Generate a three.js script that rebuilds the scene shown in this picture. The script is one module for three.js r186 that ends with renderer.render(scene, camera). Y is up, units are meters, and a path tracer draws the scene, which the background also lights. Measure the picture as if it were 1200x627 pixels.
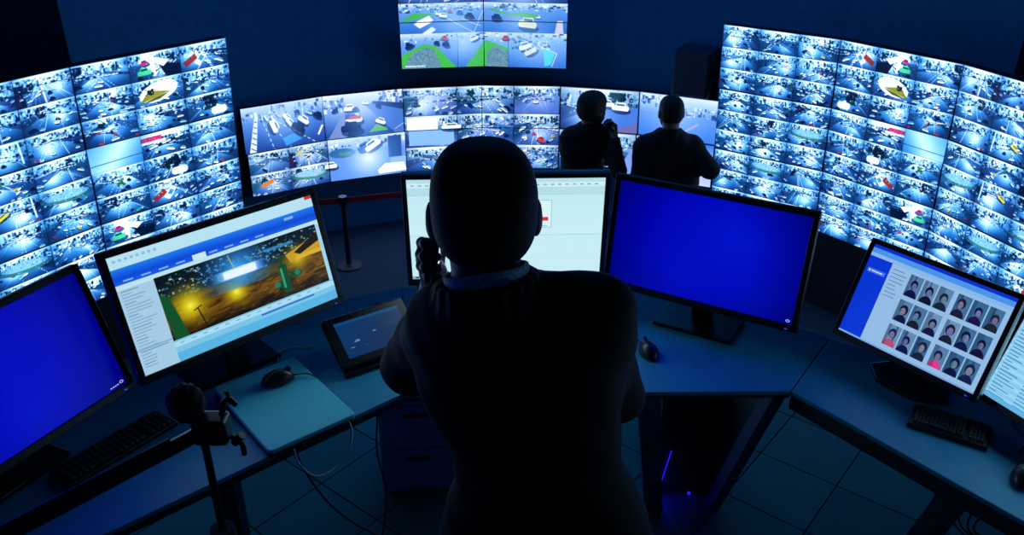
import * as THREE from 'three';
import { RoundedBoxGeometry } from 'three/addons/geometries/RoundedBoxGeometry.js';
import { mergeGeometries, mergeVertices } from 'three/addons/utils/BufferGeometryUtils.js';
import { RectAreaLightUniformsLib } from 'three/addons/lights/RectAreaLightUniformsLib.js';

// ---------------------------------------------------------------- camera, light, exposure
RectAreaLightUniformsLib.init();
const scene = new THREE.Scene();
scene.background = new THREE.Color(0x000000);
const CAMERA_HEIGHT = 2.03, PITCH = Math.atan(513.5 / 1000);
const camera = new THREE.PerspectiveCamera(2 * Math.atan(313.5 / 1000) * 180 / Math.PI, 1200 / 627, 0.05, 60);
camera.position.set(0, CAMERA_HEIGHT, 0);
camera.rotation.set(-PITCH, 0, 0);
scene.add(camera);
const renderer = new THREE.WebGLRenderer({ antialias: true });
renderer.toneMapping = THREE.LinearToneMapping;
renderer.toneMappingExposure = 1.0;
renderer.shadowMap.enabled = true;
const SCREEN_GLOW = 1.0;      // how bright the screens look
const SCREEN_LIGHT = 2;     // light thrown by the area light in front of each screen
const CEILING_BLUE = new THREE.Color().setRGB(0.01, 0.3, 1), CEILING_LIGHT = 12.5;

// ---------------------------------------------------------------- helpers
const D = Math.PI / 180;
let seedState = 12345;
function reseed(n) { seedState = n >>> 0; }
function rnd() { seedState = (seedState + 0x6d2b79f5) | 0; let t = Math.imul(seedState ^ (seedState >>> 15), 1 | seedState); t = (t + Math.imul(t ^ (t >>> 7), 61 | t)) ^ t; return ((t ^ (t >>> 14)) >>> 0) / 4294967296; }
const rr = (a, b) => a + (b - a) * rnd();
const V = (x, y, z) => new THREE.Vector3(x, y, z);
const taken = new Map();
function numbered(name) { const n = taken.get(name) || 0; taken.set(name, n + 1); return n ? name + '_' + String(n).padStart(3, '0') : name; }
function tag(o, label, category, group) { o.userData.label = label; o.userData.category = category; if (group) o.userData.group = group; return o; }
function thing(name, label, category, [x, y, z] = [0, 0, 0], turn = 0, group) {
  const o = new THREE.Group(); o.name = numbered(name); o.position.set(x, y, z); o.rotation.y = turn; scene.add(o);
  return tag(o, label, category, group);
}
function part(name, geometry, material, parent, label) {
  const m = new THREE.Mesh(geometry, material); m.name = name; m.castShadow = m.receiveShadow = true; parent.add(m);
  if (label) m.userData.label = label;
  return m;
}
function structure(name, geometry, material) {
  const m = part(name, geometry, material, scene); m.userData.kind = 'structure'; return m;
}
function at(g, x, y, z, rx = 0, ry = 0, rz = 0) {
  const m = new THREE.Matrix4().makeRotationFromEuler(new THREE.Euler(rx, ry, rz, 'YXZ')); m.setPosition(x, y, z); return g.clone().applyMatrix4(m);
}
const box = (w, h, d) => new THREE.BoxGeometry(w, h, d);
const rbox = (w, h, d, r = 0.004, s = 2) => new RoundedBoxGeometry(w, h, d, s, r);
const merge = (list) => mergeGeometries(list.map((g) => { const k = g.index ? g.toNonIndexed() : g.clone(); for (const n of Object.keys(k.attributes)) if (!['position', 'normal', 'uv'].includes(n)) k.deleteAttribute(n); return k; }));
const tube = (pts, r, seg = 24, rad = 8) => new THREE.TubeGeometry(new THREE.CatmullRomCurve3(pts.map((p) => V(...p))), seg, r, rad, false);
function rod(a, b, r1, r2 = r1, n = 14) {
  const A = V(...a), B = V(...b), L = A.distanceTo(B), g = new THREE.CylinderGeometry(r2, r1, L, n);
  g.applyQuaternion(new THREE.Quaternion().setFromUnitVectors(V(0, 1, 0), B.clone().sub(A).normalize()));
  return g.translate((A.x + B.x) / 2, (A.y + B.y) / 2, (A.z + B.z) / 2);
}
// a board between two corners lists (four points each, same order), closed
function hexa(p) { // p: 8 points, 0-3 bottom ring, 4-7 top ring
  const f = [[0, 3, 2, 1], [4, 5, 6, 7], [0, 1, 5, 4], [1, 2, 6, 5], [2, 3, 7, 6], [3, 0, 4, 7]], pos = [], uv = [];
  for (const [a, b, c, d] of f) for (const [i, u, v] of [[a, 0, 0], [b, 1, 0], [c, 1, 1], [a, 0, 0], [c, 1, 1], [d, 0, 1]]) { pos.push(...p[i]); uv.push(u, v); }
  const g = new THREE.BufferGeometry(); g.setAttribute('position', new THREE.Float32BufferAttribute(pos, 3)); g.setAttribute('uv', new THREE.Float32BufferAttribute(uv, 2)); g.computeVertexNormals(); return g;
}
// a flat slab over a polygon given as [x, z] pairs, from y0 to y1, with a small bevel
function slab(poly, y0, y1, bevel = 0.003) {
  const s = new THREE.Shape(poly.map(([x, z]) => new THREE.Vector2(x, -z)));
  const g = new THREE.ExtrudeGeometry(s, { depth: y1 - y0 - 2 * bevel, bevelEnabled: bevel > 0, bevelThickness: bevel, bevelSize: bevel, bevelOffset: -bevel, bevelSegments: 2 });
  g.rotateX(-Math.PI / 2); g.translate(0, y0 + bevel, 0); return g;
}
function canvas(w, h) { const c = document.createElement('canvas'); c.width = w; c.height = h; return c; }
function texture(c) { const t = new THREE.CanvasTexture(c); t.colorSpace = THREE.SRGBColorSpace; t.magFilter = THREE.LinearFilter; return t; }
function meanColor(c, x0 = 0, y0 = 0, w = c.width, h = c.height) {   // the mean light a picture gives off, linear
  const d = c.getContext('2d').getImageData(x0, y0, w, h).data, s = [0, 0, 0]; let n = 0;
  for (let i = 0; i < d.length; i += 44) { n++; for (let k = 0; k < 3; k++) s[k] += Math.pow(d[i + k] / 255, 2.2); }
  return new THREE.Color().setRGB(s[0] / n, s[1] / n, s[2] / n);
}
function noiseTexture(seed, w, h, lo, hi, grain) {   // fine and coarse mottling as a multiplier, grey
  reseed(seed); const data = new Uint8Array(w * h * 4), cw = 16, coarse = new Float32Array((cw + 1) * (cw + 1)).map(() => rnd());
  for (let i = 0; i < cw + 1; i++) { coarse[i * (cw + 1) + cw] = coarse[i * (cw + 1)]; coarse[cw * (cw + 1) + i] = coarse[i]; }
  for (let y = 0; y < h; y++) for (let x = 0; x < w; x++) {
    const u = x / w * cw, v = y / h * cw, i = Math.floor(u), j = Math.floor(v), a = u - i, b = v - j;
    const c = (coarse[j * (cw + 1) + i] * (1 - a) + coarse[j * (cw + 1) + i + 1] * a) * (1 - b) + (coarse[(j + 1) * (cw + 1) + i] * (1 - a) + coarse[(j + 1) * (cw + 1) + i + 1] * a) * b;
    const k = Math.round(255 * (lo + (hi - lo) * (c * (1 - grain) + rnd() * grain))), o = (y * w + x) * 4;
    data[o] = data[o + 1] = data[o + 2] = k; data[o + 3] = 255;
  }
  const t = new THREE.DataTexture(data, w, h); t.wrapS = t.wrapT = THREE.RepeatWrapping; t.magFilter = THREE.LinearFilter; t.colorSpace = THREE.SRGBColorSpace; t.needsUpdate = true; return t;
}
function mat(r, g, b, rough = 0.6, extra = {}) { const m = new THREE.MeshStandardMaterial({ roughness: rough, metalness: 0, ...extra }); m.color.setRGB(r, g, b); return m; }
const mottled = noiseTexture(7, 256, 256, 0.86, 1.0, 0.45), fine = noiseTexture(9, 256, 256, 0.8, 1.0, 0.8);
const repeat = (t, x, y) => { const c = t.clone(); c.repeat.set(x, y); c.needsUpdate = true; return c; };
const M = {
  wall: mat(0.01, 0.22, 0.42, 0.85, { map: repeat(mottled, 2, 2) }),
  ceiling: mat(0.05, 0.1, 0.2, 0.9),
  carpet: mat(0.01, 0.035, 0.07, 0.95, { map: repeat(fine, 3, 3) }),
  tile: [0.9, 1, 1.1].map((k) => mat(0.006 * k, 0.48 * k, 0.42 * k, 0.6, { map: repeat(fine, 3, 3) })),
  grout: mat(0.006, 0.1, 0.12, 0.9),
  desk: mat(0.01, 0.3, 0.5, 0.5, { map: repeat(mottled, 1.5, 1.5) }),
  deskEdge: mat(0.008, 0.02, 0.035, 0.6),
  legPanel: mat(0.03, 0.12, 0.22, 0.6),
  plastic: mat(0.006, 0.008, 0.012, 0.35),
  plasticMatt: mat(0.008, 0.012, 0.018, 0.6),
  bezel: mat(0.005, 0.007, 0.012, 0.4),
  steel: mat(0.03, 0.045, 0.07, 0.6),
  metal: mat(0.02, 0.025, 0.03, 0.35, { metalness: 0.6 }),
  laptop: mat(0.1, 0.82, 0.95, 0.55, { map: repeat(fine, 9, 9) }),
  cable: mat(0.006, 0.008, 0.012, 0.5),
  paleCable: mat(0.35, 0.5, 0.6, 0.5),
  belt: mat(0.6, 0.012, 0.02, 0.7),
  skin: mat(0.32, 0.16, 0.11, 0.55),
  hair: mat(0.008, 0.007, 0.007, 0.75),
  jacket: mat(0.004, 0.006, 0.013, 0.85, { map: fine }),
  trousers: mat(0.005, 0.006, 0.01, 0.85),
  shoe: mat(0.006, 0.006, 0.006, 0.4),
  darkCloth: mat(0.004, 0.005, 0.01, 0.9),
  blueCase: mat(0.05, 0.38, 0.9, 0.5),
};
function glow(c, gain = 1) {
  const m = new THREE.MeshStandardMaterial({ roughness: 0.4, metalness: 0, emissive: 0xffffff, emissiveIntensity: SCREEN_GLOW * gain, emissiveMap: texture(c) }); m.color.setRGB(0.004, 0.005, 0.007); return m;
}
function screenLight(mesh, w, h, color, gain = 1) {   // the light that leaves a screen, just in front of its face
  mesh.updateWorldMatrix(true, false);
  const l = new THREE.RectAreaLight(color, SCREEN_LIGHT * gain, w, h), p = V(0, 0, 0.012).applyMatrix4(mesh.matrixWorld), q = V(0, 0, 1).applyMatrix4(mesh.matrixWorld);
  l.position.copy(p); l.lookAt(q); l.name = 'screen_light'; scene.add(l); return l;
}

// ---------------------------------------------------------------- pictures on the screens
const css = (r, g, b, a = 1) => `rgba(${r | 0},${g | 0},${b | 0},${a})`;
function car(c, x, y, s, ang, color, long = 1) {
  c.save(); c.translate(x, y); c.rotate(ang);
  c.fillStyle = 'rgba(4,14,50,0.6)'; c.beginPath(); c.ellipse(s * 0.1, s * 0.32, s * 0.62 * long, s * 0.28, 0, 0, 7); c.fill();
  c.fillStyle = color; c.beginPath(); c.roundRect(-s * 0.55 * long, -s * 0.12, s * 1.1 * long, s * 0.42, s * 0.15); c.fill();
  c.beginPath(); c.roundRect(-s * 0.32 * long, -s * 0.36, s * 0.64 * long, s * 0.34, s * 0.12); c.fill();
  c.fillStyle = 'rgba(10,30,80,0.75)'; c.fillRect(-s * 0.26 * long, -s * 0.24, s * 0.52 * long, s * 0.15);
  c.restore();
}
function tree(c, x, y, s, tint = [8, 42, 52]) {
  for (let i = 0; i < 14; i++) { c.fillStyle = css(tint[0] + rr(-6, 18), tint[1] + rr(-16, 30), tint[2] + rr(-16, 30), 0.9); c.beginPath(); c.ellipse(x + rr(-s, s) * 0.5, y + rr(-s, s) * 0.55, s * rr(0.16, 0.34), s * rr(0.14, 0.3), 0, 0, 7); c.fill(); }
}
const CAR_COLORS = ['#f2fbff', '#f2fbff', '#dff2ff', '#ffffff', '#0c1c4a', '#101f55', '#9cc6f5', '#c9e6ff'];
const RARE = ['#d81f4a', '#e02c7a', '#e8c21c', '#2fd2a0', '#7a35c8', '#1d49e0', '#d4352a'];
function feed(c, x, y, w, h, seed, kind = 'street', tone = 0) {   // one street camera picture
  reseed(seed * 7919 + 17); c.save(); c.beginPath(); c.rect(x, y, w, h); c.clip(); c.translate(x, y);
  const u = h / 96, violet = tone;
  const g = c.createLinearGradient(0, 0, 0, h), hz = rr(0.2, 0.36);
  const road = [rr(70, 120) + violet * 4, rr(128, 168) - violet * 24, rr(196, 226)];
  g.addColorStop(0, css(214, 240, 255)); g.addColorStop(hz * 0.55, css(150, 205, 250)); g.addColorStop(hz, css(road[0] + 50, road[1] + 55, road[2] + 15));
  g.addColorStop(Math.min(0.95, hz + 0.3), css(...road)); g.addColorStop(1, css(road[0] * 0.5, road[1] * 0.58, road[2] * 0.74));
  c.fillStyle = g; c.fillRect(0, 0, w, h);
  if (kind === 'blank') {
    c.fillStyle = css(132, 186, 240); c.fillRect(0, 0, w, h); const b = c.createLinearGradient(0, 0, w, h); b.addColorStop(0, css(90, 160, 240, 0.8)); b.addColorStop(0.5, css(185, 215, 245, 0.9)); b.addColorStop(1, css(60, 130, 230, 0.9)); c.fillStyle = b; c.fillRect(0, 0, w, h);
    c.strokeStyle = css(20, 60, 140); c.lineWidth = 2 * u; c.beginPath(); c.moveTo(0, h * 0.72); c.lineTo(w, h * 0.66); c.stroke(); c.restore(); return;
  }
  // the far side: houses, hoardings and parked rows under a pale sky
  for (let i = 0; i < 90; i++) {
    const bx = rr(-0.05, 1) * w, bw = rr(0.008, 0.05) * w, by = rr(0.05, hz * 1.1) * h, bh = rr(0.03, hz * 0.5) * h, k = rnd();
    c.fillStyle = k < 0.42 ? css(rr(4, 34), rr(28, 70), rr(60, 110), 0.9) : k < 0.72 ? css(244, 252, 255, 0.95) : k < 0.9 ? css(rr(60, 120), rr(140, 190), rr(200, 240), 0.8) : css(rr(120, 190), rr(120, 150), rr(190, 220), 0.7);
    c.fillRect(bx, by, bw, bh);
  }
  // light on wet asphalt as the camera saw it
  const lx = rr(0.2, 0.8) * w, ly = rr(hz + 0.08, 0.7) * h, lr = rr(0.35, 0.6) * w, l = c.createRadialGradient(lx, ly, 0, lx, ly, lr);
  const bright = kind === 'bright' ? 1 : rr(0.6, 1) * (1 - violet * 0.35);
  l.addColorStop(0, css(250, 254, 255, bright)); l.addColorStop(0.4, css(190, 226, 255, bright * 0.6)); l.addColorStop(1, css(60, 120, 230, 0));
  c.fillStyle = l; c.fillRect(0, hz * h, w, h);
  // kerbs and lanes
  for (let i = 0; i < 3; i++) {
    const side = rnd() < 0.5 ? 0 : w, far = rr(0.3, 0.7) * w;
    c.fillStyle = css(rr(6, 70), rr(50, 110), rr(100, 150), 0.6); c.beginPath(); c.moveTo(side, rr(0.35, 0.55) * h); c.lineTo(far, hz * h); c.lineTo(far + rr(-0.1, 0.1) * w, hz * h * 1.15); c.lineTo(side, rr(0.65, 1) * h); c.fill();
  }
  c.strokeStyle = 'rgba(240,250,255,0.85)';
  for (let i = 0; i < 4; i++) { c.lineWidth = rr(0.7, 2) * u; const ex = rr(0, w); c.setLineDash(rnd() < 0.5 ? [6 * u, 5 * u] : []); c.beginPath(); c.moveTo(rr(0.35, 0.65) * w, hz * h * 1.1); c.lineTo(ex, h); c.stroke(); }
  c.setLineDash([]);
  if (kind === 'beam') {
    for (let i = 0; i < 26; i++) { c.strokeStyle = css(215, 240, 255, 0.3); c.lineWidth = rr(1, 4) * u; c.beginPath(); c.moveTo(w * 0.42, h * 0.1); c.lineTo(rr(-0.2, 1.1) * w, h); c.stroke(); }
    c.strokeStyle = css(255, 225, 200, 0.9); c.lineWidth = 5 * u; c.beginPath(); c.moveTo(w * 0.44, h * 0.12); c.lineTo(w * 0.5, h); c.stroke();
    c.fillStyle = css(6, 22, 70, 0.85); c.fillRect(0, h * 0.25, w * 0.16, h); c.fillStyle = css(120, 30, 70, 0.6); c.fillRect(0, h * 0.45, w * 0.08, h * 0.5);
  }
  if (rnd() < 0.55 || kind === 'tree') tree(c, rr(0.05, 0.95) * w, rr(0.2, 0.4) * h, rr(12, 26) * u * (kind === 'tree' ? 1.5 : 1));
  if (rnd() < 0.3) tree(c, rr(0.05, 0.95) * w, rr(0.25, 0.6) * h, rr(10, 24) * u, rnd() < 0.4 ? [40, 90, 40] : [8, 42, 60]);
  for (let q = 0; q < 2; q++) { const x0 = rr(-0.1, 0.6) * w, y0 = rr(hz * 0.7, 0.5) * h, sx = rr(0.4, 0.8) * w, sy = rr(-0.12, 0.3) * h; for (let i = 0; i < 13; i++) car(c, x0 + sx * i / 12 + rr(-1, 1) * u, y0 + sy * i / 12, rr(5, 9) * u, rr(-0.3, 0.3), CAR_COLORS[Math.floor(rnd() * CAR_COLORS.length)]); }
  // traffic
  const n = kind === 'jam' ? 34 : kind === 'quiet' ? 4 : 8 + Math.floor(rnd() * 14), dir = rr(-0.6, 0.6);
  const cars = []; for (let i = 0; i < n; i++) cars.push([rr(0.02, 0.98) * w, rr(hz * 0.85, 0.96) * h]);
  cars.sort((a, b) => a[1] - b[1]);
  for (const [cx, cy] of cars) car(c, cx, cy, (3.5 + 12 * (cy / h)) * u * rr(0.7, 1.25), dir + rr(-0.25, 0.25), rnd() < 0.07 ? RARE[Math.floor(rnd() * RARE.length)] : CAR_COLORS[Math.floor(rnd() * CAR_COLORS.length)], rnd() < 0.15 ? 1.7 : 1);
  if (kind === 'island') {
    c.fillStyle = '#f4f8ff'; c.beginPath(); c.ellipse(w * 0.5, h * 0.5, w * 0.4, h * 0.36, -0.25, 0, 7); c.fill();
    c.fillStyle = '#8d8a1c'; c.beginPath(); c.moveTo(w * 0.1, h * 0.86); c.lineTo(w * 0.3, h * 0.42); c.lineTo(w * 0.72, h * 0.56); c.closePath(); c.fill();
    c.fillStyle = '#4b5a14'; c.beginPath(); c.moveTo(w * 0.1, h * 0.9); c.lineTo(w * 0.4, h * 0.72); c.lineTo(w * 0.72, h * 0.58); c.lineTo(w * 0.5, h * 0.8); c.fill(); tree(c, w * 0.34, h * 0.48, 17 * u, [6, 26, 20]);
  }
  if (kind === 'magenta') { c.fillStyle = '#f2f8ff'; c.fillRect(0, h * 0.02, w, h * 0.2); c.fillStyle = '#e0206e'; c.fillRect(0, h * 0.14, w * 0.42, h * 0.18); c.fillStyle = '#ffffff'; c.fillRect(0, h * 0.32, w * 0.5, h * 0.1); for (let i = 0; i < 9; i++) car(c, w * (0.1 + i * 0.09), h * (0.62 - i * 0.035), 14 * u, -0.2, i % 3 ? '#eef8ff' : '#0a1a40'); }
  if (kind === 'bus') { c.fillStyle = '#e9f5ff'; c.fillRect(w * 0.24, h * 0.1, w * 0.26, h * 0.8); car(c, w * 0.28, h * 0.68, 42 * u, -0.05, '#3fd08a', 1); car(c, w * 0.3, h * 0.36, 26 * u, -0.1, '#b9307c', 1); c.fillStyle = '#06142e'; c.beginPath(); c.moveTo(w * 0.55, h * 0.42); c.lineTo(w, h * 0.62); c.lineTo(w, h); c.lineTo(w * 0.7, h); c.fill(); c.fillStyle = '#f6fbff'; c.beginPath(); c.moveTo(w * 0.5, h * 0.2); c.lineTo(w * 0.78, h * 0.4); c.lineTo(w * 0.66, h * 0.6); c.lineTo(w * 0.5, h * 0.42); c.fill(); }
  if (kind === 'red') { c.fillStyle = '#9d2a2c'; c.save(); c.translate(w * 0.2, h * 0.62); c.rotate(-0.55); c.fillRect(-w * 0.14, -h * 0.12, w * 0.3, h * 0.22); c.restore(); c.save(); c.translate(w * 0.42, h * 0.62); c.rotate(-0.9); c.fillStyle = '#f8fdff'; c.beginPath(); c.roundRect(-w * 0.13, -h * 0.13, w * 0.28, h * 0.24, 5 * u); c.fill(); c.fillStyle = '#4aa3c8'; c.fillRect(-w * 0.03, -h * 0.09, w * 0.12, h * 0.17); c.restore(); }
  if (kind === 'van') { tree(c, w * 0.55, h * 0.35, 44 * u, [4, 30, 34]); c.fillStyle = '#ffffff'; c.beginPath(); c.roundRect(w * 0.52, h * 0.62, w * 0.34, h * 0.3, 12 * u); c.fill(); }
  if (kind === 'pond') { c.fillStyle = '#3f8a6a'; c.beginPath(); c.ellipse(w * 0.5, h * 0.46, w * 0.5, h * 0.22, 0.05, 0, 7); c.fill(); c.fillStyle = '#8fb7d8'; c.beginPath(); c.ellipse(w * 0.5, h * 0.4, w * 0.42, h * 0.16, 0.05, 0, 7); c.fill(); }
  if (kind === 'crane') { c.strokeStyle = '#eefaff'; c.lineWidth = 6 * u; c.beginPath(); c.moveTo(w * 0.86, 0); c.lineTo(w * 0.9, h * 0.85); c.stroke(); car(c, w * 0.35, h * 0.42, 24 * u, -0.5, '#d9c52a', 1.4); }
  // grain of fine detail
  for (let i = 0; i < 110; i++) { c.fillStyle = rnd() < 0.55 ? 'rgba(248,253,255,0.85)' : 'rgba(5,22,70,0.8)'; c.fillRect(rnd() * w, rr(0.04, 0.62) * h, rr(1, 4) * u, rr(0.8, 2.6) * u); }
  c.fillStyle = 'rgba(244,252,255,0.75)'; c.fillRect(0, 0, w, h * rr(0.03, 0.1));
  const vg = c.createRadialGradient(w / 2, h * 0.45, h * 0.45, w / 2, h / 2, w * 0.68); vg.addColorStop(0, 'rgba(0,20,80,0)'); vg.addColorStop(1, 'rgba(0,14,50,0.5)'); c.fillStyle = vg; c.fillRect(0, 0, w, h);
  c.strokeStyle = 'rgba(3,14,45,0.75)'; c.lineWidth = 1.6 * u; c.strokeRect(0, 0, w, h);
  c.restore();
}
// the blue cast of the pictures: dark navy, mid azure, white; strongly coloured things keep their colour
function grade(k, strength, lift) {
  const c = k.getContext('2d'), im = c.getImageData(0, 0, k.width, k.height), d = im.data, P = [[0, 12, 40], [6, 58, 128], [38, 128, 212], [140, 208, 252], [255, 255, 255]];
  for (let i = 0; i < d.length; i += 4) {
    const r = d[i], g = d[i + 1], b = d[i + 2], l0 = Math.pow((0.3 * r + 0.55 * g + 0.15 * b) / 255, lift), l = l0 * 0.35 + 0.65 * l0 * l0 * (3 - 2 * l0), t = Math.min(3.999, l * 4), n = Math.floor(t), a = t - n, odd = Math.min(1, Math.max(0, (Math.max(r - b, (g - b) * 1.2, (r - g) * 0.8) - 6) / 50)), m = strength * (1 - 0.85 * odd);
    for (let q = 0; q < 3; q++) d[i + q] = (P[n][q] * (1 - a) + P[n + 1][q] * a) * m + d[i + q] * (1 - m);
  }
  c.putImageData(im, 0, 0); const copy = canvas(k.width, k.height); copy.getContext('2d').drawImage(k, 0, 0); c.filter = 'blur(0.8px)'; c.drawImage(copy, 0, 0); c.filter = 'none';
}
const SIDE_KINDS = [ // rows from the top; the nearest column to the middle of the room comes first
  ['red', 'bus', 'quiet', 'beam', 'street', 'street'], ['bright', 'island', 'jam', 'tree', 'street', 'jam'], ['van', 'jam', 'street', 'street', 'crane', 'street'],
  ['quiet', 'magenta', 'blank', 'tree', 'street', 'bus'], ['bright', 'van', 'street', 'pond', 'crane', 'jam'], ['street', 'red', 'tree', 'street', 'quiet', 'pond'],
  ['jam', 'street', 'bus', 'street', 'pond', 'street'], ['street', 'jam', 'street', 'quiet', 'street', 'red'], ['bright', 'street', 'jam', 'street', 'tree', 'street']];
const FW = 170, FH = 96;
const sideFeeds = canvas(6 * FW, 9 * FH); { const c = sideFeeds.getContext('2d'); for (let r = 0; r < 9; r++) for (let k = 0; k < 6; k++) feed(c, (5 - k) * FW, r * FH, FW, FH, 100 + r * 10 + k, SIDE_KINDS[r][k]); }
const rightFeeds = canvas(9 * FW, 9 * FH); {
  const c = rightFeeds.getContext('2d'); const k0 = ['bright', 'street', 'quiet', 'jam', 'street', 'tree', 'bright', 'pond', 'street'];
  for (let r = 0; r < 9; r++) for (let k = 0; k < 3; k++) feed(c, k * FW, r * FH, FW, FH, 300 + r * 10 + k, k0[(r * 2 + k * 4) % 9]);
  grade(sideFeeds, 0.8, 1.25); grade(rightFeeds, 0.8, 1.25);
  c.save(); c.translate(9 * FW, 0); c.scale(-1, 1); c.drawImage(sideFeeds, 0, 0); c.restore();
}
// the middle wall: six panels by two; pictures of one panel each at the ends and a block of nine over the four in the middle
const PW = 340, PH = 191;
const midFeeds = canvas(6 * PW, 2 * PH); {
  const c = midFeeds.getContext('2d');
  const big = (k, r, seed, kind) => feed(c, k * PW, r * PH, PW, PH, seed, kind, 1);
  const plain = (x, y, w, h, top, mid, low) => { const g = c.createLinearGradient(x, y, x, y + h); g.addColorStop(0, top); g.addColorStop(0.35, mid); g.addColorStop(1, low); c.fillStyle = g; c.fillRect(x, y, w, h); };
  const rows = (x, y, w, h, seed) => { reseed(seed); for (let i = 0; i < 60; i++) { c.fillStyle = [css(230, 242, 255, 0.8), css(20, 40, 110, 0.7), css(110, 140, 210, 0.8), css(70, 100, 170, 0.8)][Math.floor(rnd() * 4)]; c.fillRect(x + rnd() * w, y + rnd() * h, rr(2, 14), rr(3, 22)); } };
  // first panel: a wide avenue full of cars
  plain(0, 0, PW, PH, '#b9d2f8', '#5a7fd8', '#24409a'); rows(0, 4, PW, 50, 5);
  c.fillStyle = '#cfe0fb'; c.beginPath(); c.moveTo(16, PH); c.lineTo(52, 40); c.lineTo(66, 40); c.lineTo(44, PH); c.fill(); c.strokeStyle = '#35539f'; c.lineWidth = 4; for (let i = 0; i < 6; i++) { c.beginPath(); c.moveTo(24 + i * 5, PH - 20 - i * 22); c.lineTo(44 + i * 3, PH - 6 - i * 24); c.stroke(); }
  c.strokeStyle = '#e6f1ff'; c.lineWidth = 3; for (const [a, b] of [[80, 120], [92, 190], [110, 300]]) { c.setLineDash([14, 10]); c.beginPath(); c.moveTo(a, 50); c.lineTo(b, PH); c.stroke(); } c.setLineDash([]);
  for (const [x, y, s, a, k] of [[100, 52, 22, 1.1, '#eef6ff'], [128, 58, 24, 1.1, '#dbe9ff'], [150, 46, 20, 0.9, '#a9c2ee'], [185, 62, 34, 0.9, '#f4faff'], [130, 92, 48, 1.25, '#f2f9ff'], [196, 86, 36, 1.0, '#e3efff'], [255, 84, 44, 0.7, '#eef6ff'], [232, 112, 54, 0.75, '#101a3c'], [318, 74, 36, 0.6, '#16244e'], [280, 56, 26, 0.5, '#9db9ea'], [230, 46, 22, 0.5, '#1c2d62']]) car(c, x, y, s, a, k, 1.1);
  c.fillStyle = '#2f8fe0'; c.beginPath(); c.moveTo(158, 150); c.lineTo(206, 136); c.lineTo(240, 165); c.lineTo(170, 186); c.fill(); c.fillStyle = '#f4faff'; c.save(); c.translate(322, 140); c.rotate(0.5); c.fillRect(-3, -22, 8, 44); c.restore();
  // second panel: lorries and a green verge
  const X = PW; plain(X, 0, PW, PH, '#dce6fb', '#8296e0', '#27408f'); rows(X + 230, 0, 110, 70, 8); rows(X, 10, 90, 50, 9);
  c.fillStyle = '#2b3f7e'; c.beginPath(); c.moveTo(X + 340, 60); c.lineTo(X + 210, 40); c.lineTo(X + 200, 60); c.lineTo(X + 340, 170); c.fill(); c.fillStyle = '#4f6cc4'; c.beginPath(); c.moveTo(X + 340, 90); c.lineTo(X + 200, 48); c.lineTo(X + 180, 60); c.lineTo(X + 300, 190); c.lineTo(X + 340, 190); c.fill();
  c.fillStyle = '#7f79b8'; c.beginPath(); c.moveTo(X + 10, 190); c.lineTo(X + 95, 60); c.lineTo(X + 130, 60); c.lineTo(X + 90, 190); c.fill();
  for (const [x, y, s, a, k] of [[110, 60, 44, 0, '#f6fbff'], [135, 68, 26, 0.1, '#1b2f74'], [125, 108, 60, 0, '#eef5ff'], [110, 146, 76, 0, '#0e1c48'], [178, 44, 22, 0.2, '#f2f8ff'], [235, 62, 24, 0.5, '#20367c'], [45, 68, 24, -0.2, '#203878'], [240, 132, 40, 0.4, '#e6f0ff']]) car(c, X + x, y, s, a, k, 1.05);
  c.fillStyle = '#3040a8'; c.fillRect(X + 88, 88, 44, 22); c.fillStyle = '#d03a4e'; c.fillRect(X + 104, 98, 52, 18); c.fillStyle = '#f4f8ff'; c.fillRect(X + 100, 112, 60, 10);
  c.fillStyle = '#4fb04a'; c.beginPath(); c.moveTo(X + 186, 178); c.lineTo(X + 222, 142); c.lineTo(X + 262, 166); c.lineTo(X + 270, 176); c.fill();
  c.strokeStyle = '#e8f2ff'; c.lineWidth = 2; c.beginPath(); c.moveTo(X + 300, 176); c.lineTo(X + 340, 152); c.stroke();
  // lower left panels: four small ones, then a square with a white lorry
  feed(c, 0, PH, PW / 2, PH / 2, 401, 'quiet', 1); feed(c, PW / 2, PH, PW / 2, PH / 2, 402, 'beam', 1); feed(c, 0, PH * 1.5, PW / 2, PH / 2, 403, 'street', 1); feed(c, PW / 2, PH * 1.5, PW / 2, PH / 2, 404, 'pond', 1);
  c.fillStyle = '#d87828'; c.save(); c.translate(66, PH * 1.74); c.rotate(-0.3); c.fillRect(-26, -9, 54, 18); c.restore(); c.fillStyle = '#d8c030'; c.beginPath(); c.ellipse(PW / 2 + 46, PH + 34, 10, 8, 0, 0, 7); c.fill();
  plain(X, PH, PW, PH, '#c6dafa', '#6488dc', '#5f84dc'); rows(X, PH + 4, PW, 44, 12); reseed(13);
  c.fillStyle = '#35639a'; c.beginPath(); c.ellipse(X + 60, PH + 66, 58, 22, 0, 0, 7); c.fill(); c.fillStyle = '#3d8a66'; c.fillRect(X + 46, PH + 62, 50, 16); c.fillStyle = '#2a4a92'; c.fillRect(X + 262, PH + 10, 60, 100); c.fillStyle = '#88a8ea'; c.fillRect(X + 268, PH + 112, 72, 60);
  { const g = c.createRadialGradient(X + 170, PH + 100, 5, X + 170, PH + 100, 110); g.addColorStop(0, 'rgba(225,236,255,0.9)'); g.addColorStop(1, 'rgba(120,160,240,0)'); c.fillStyle = g; c.fillRect(X, PH, PW, PH); }
  car(c, X + 158, PH + 46, 52, -0.4, '#2d55b4', 1.2); car(c, X + 192, PH + 42, 58, -0.55, '#f4faff', 1.2); car(c, X + 8, PH + 116, 44, 0, '#ffffff', 1);
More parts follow.
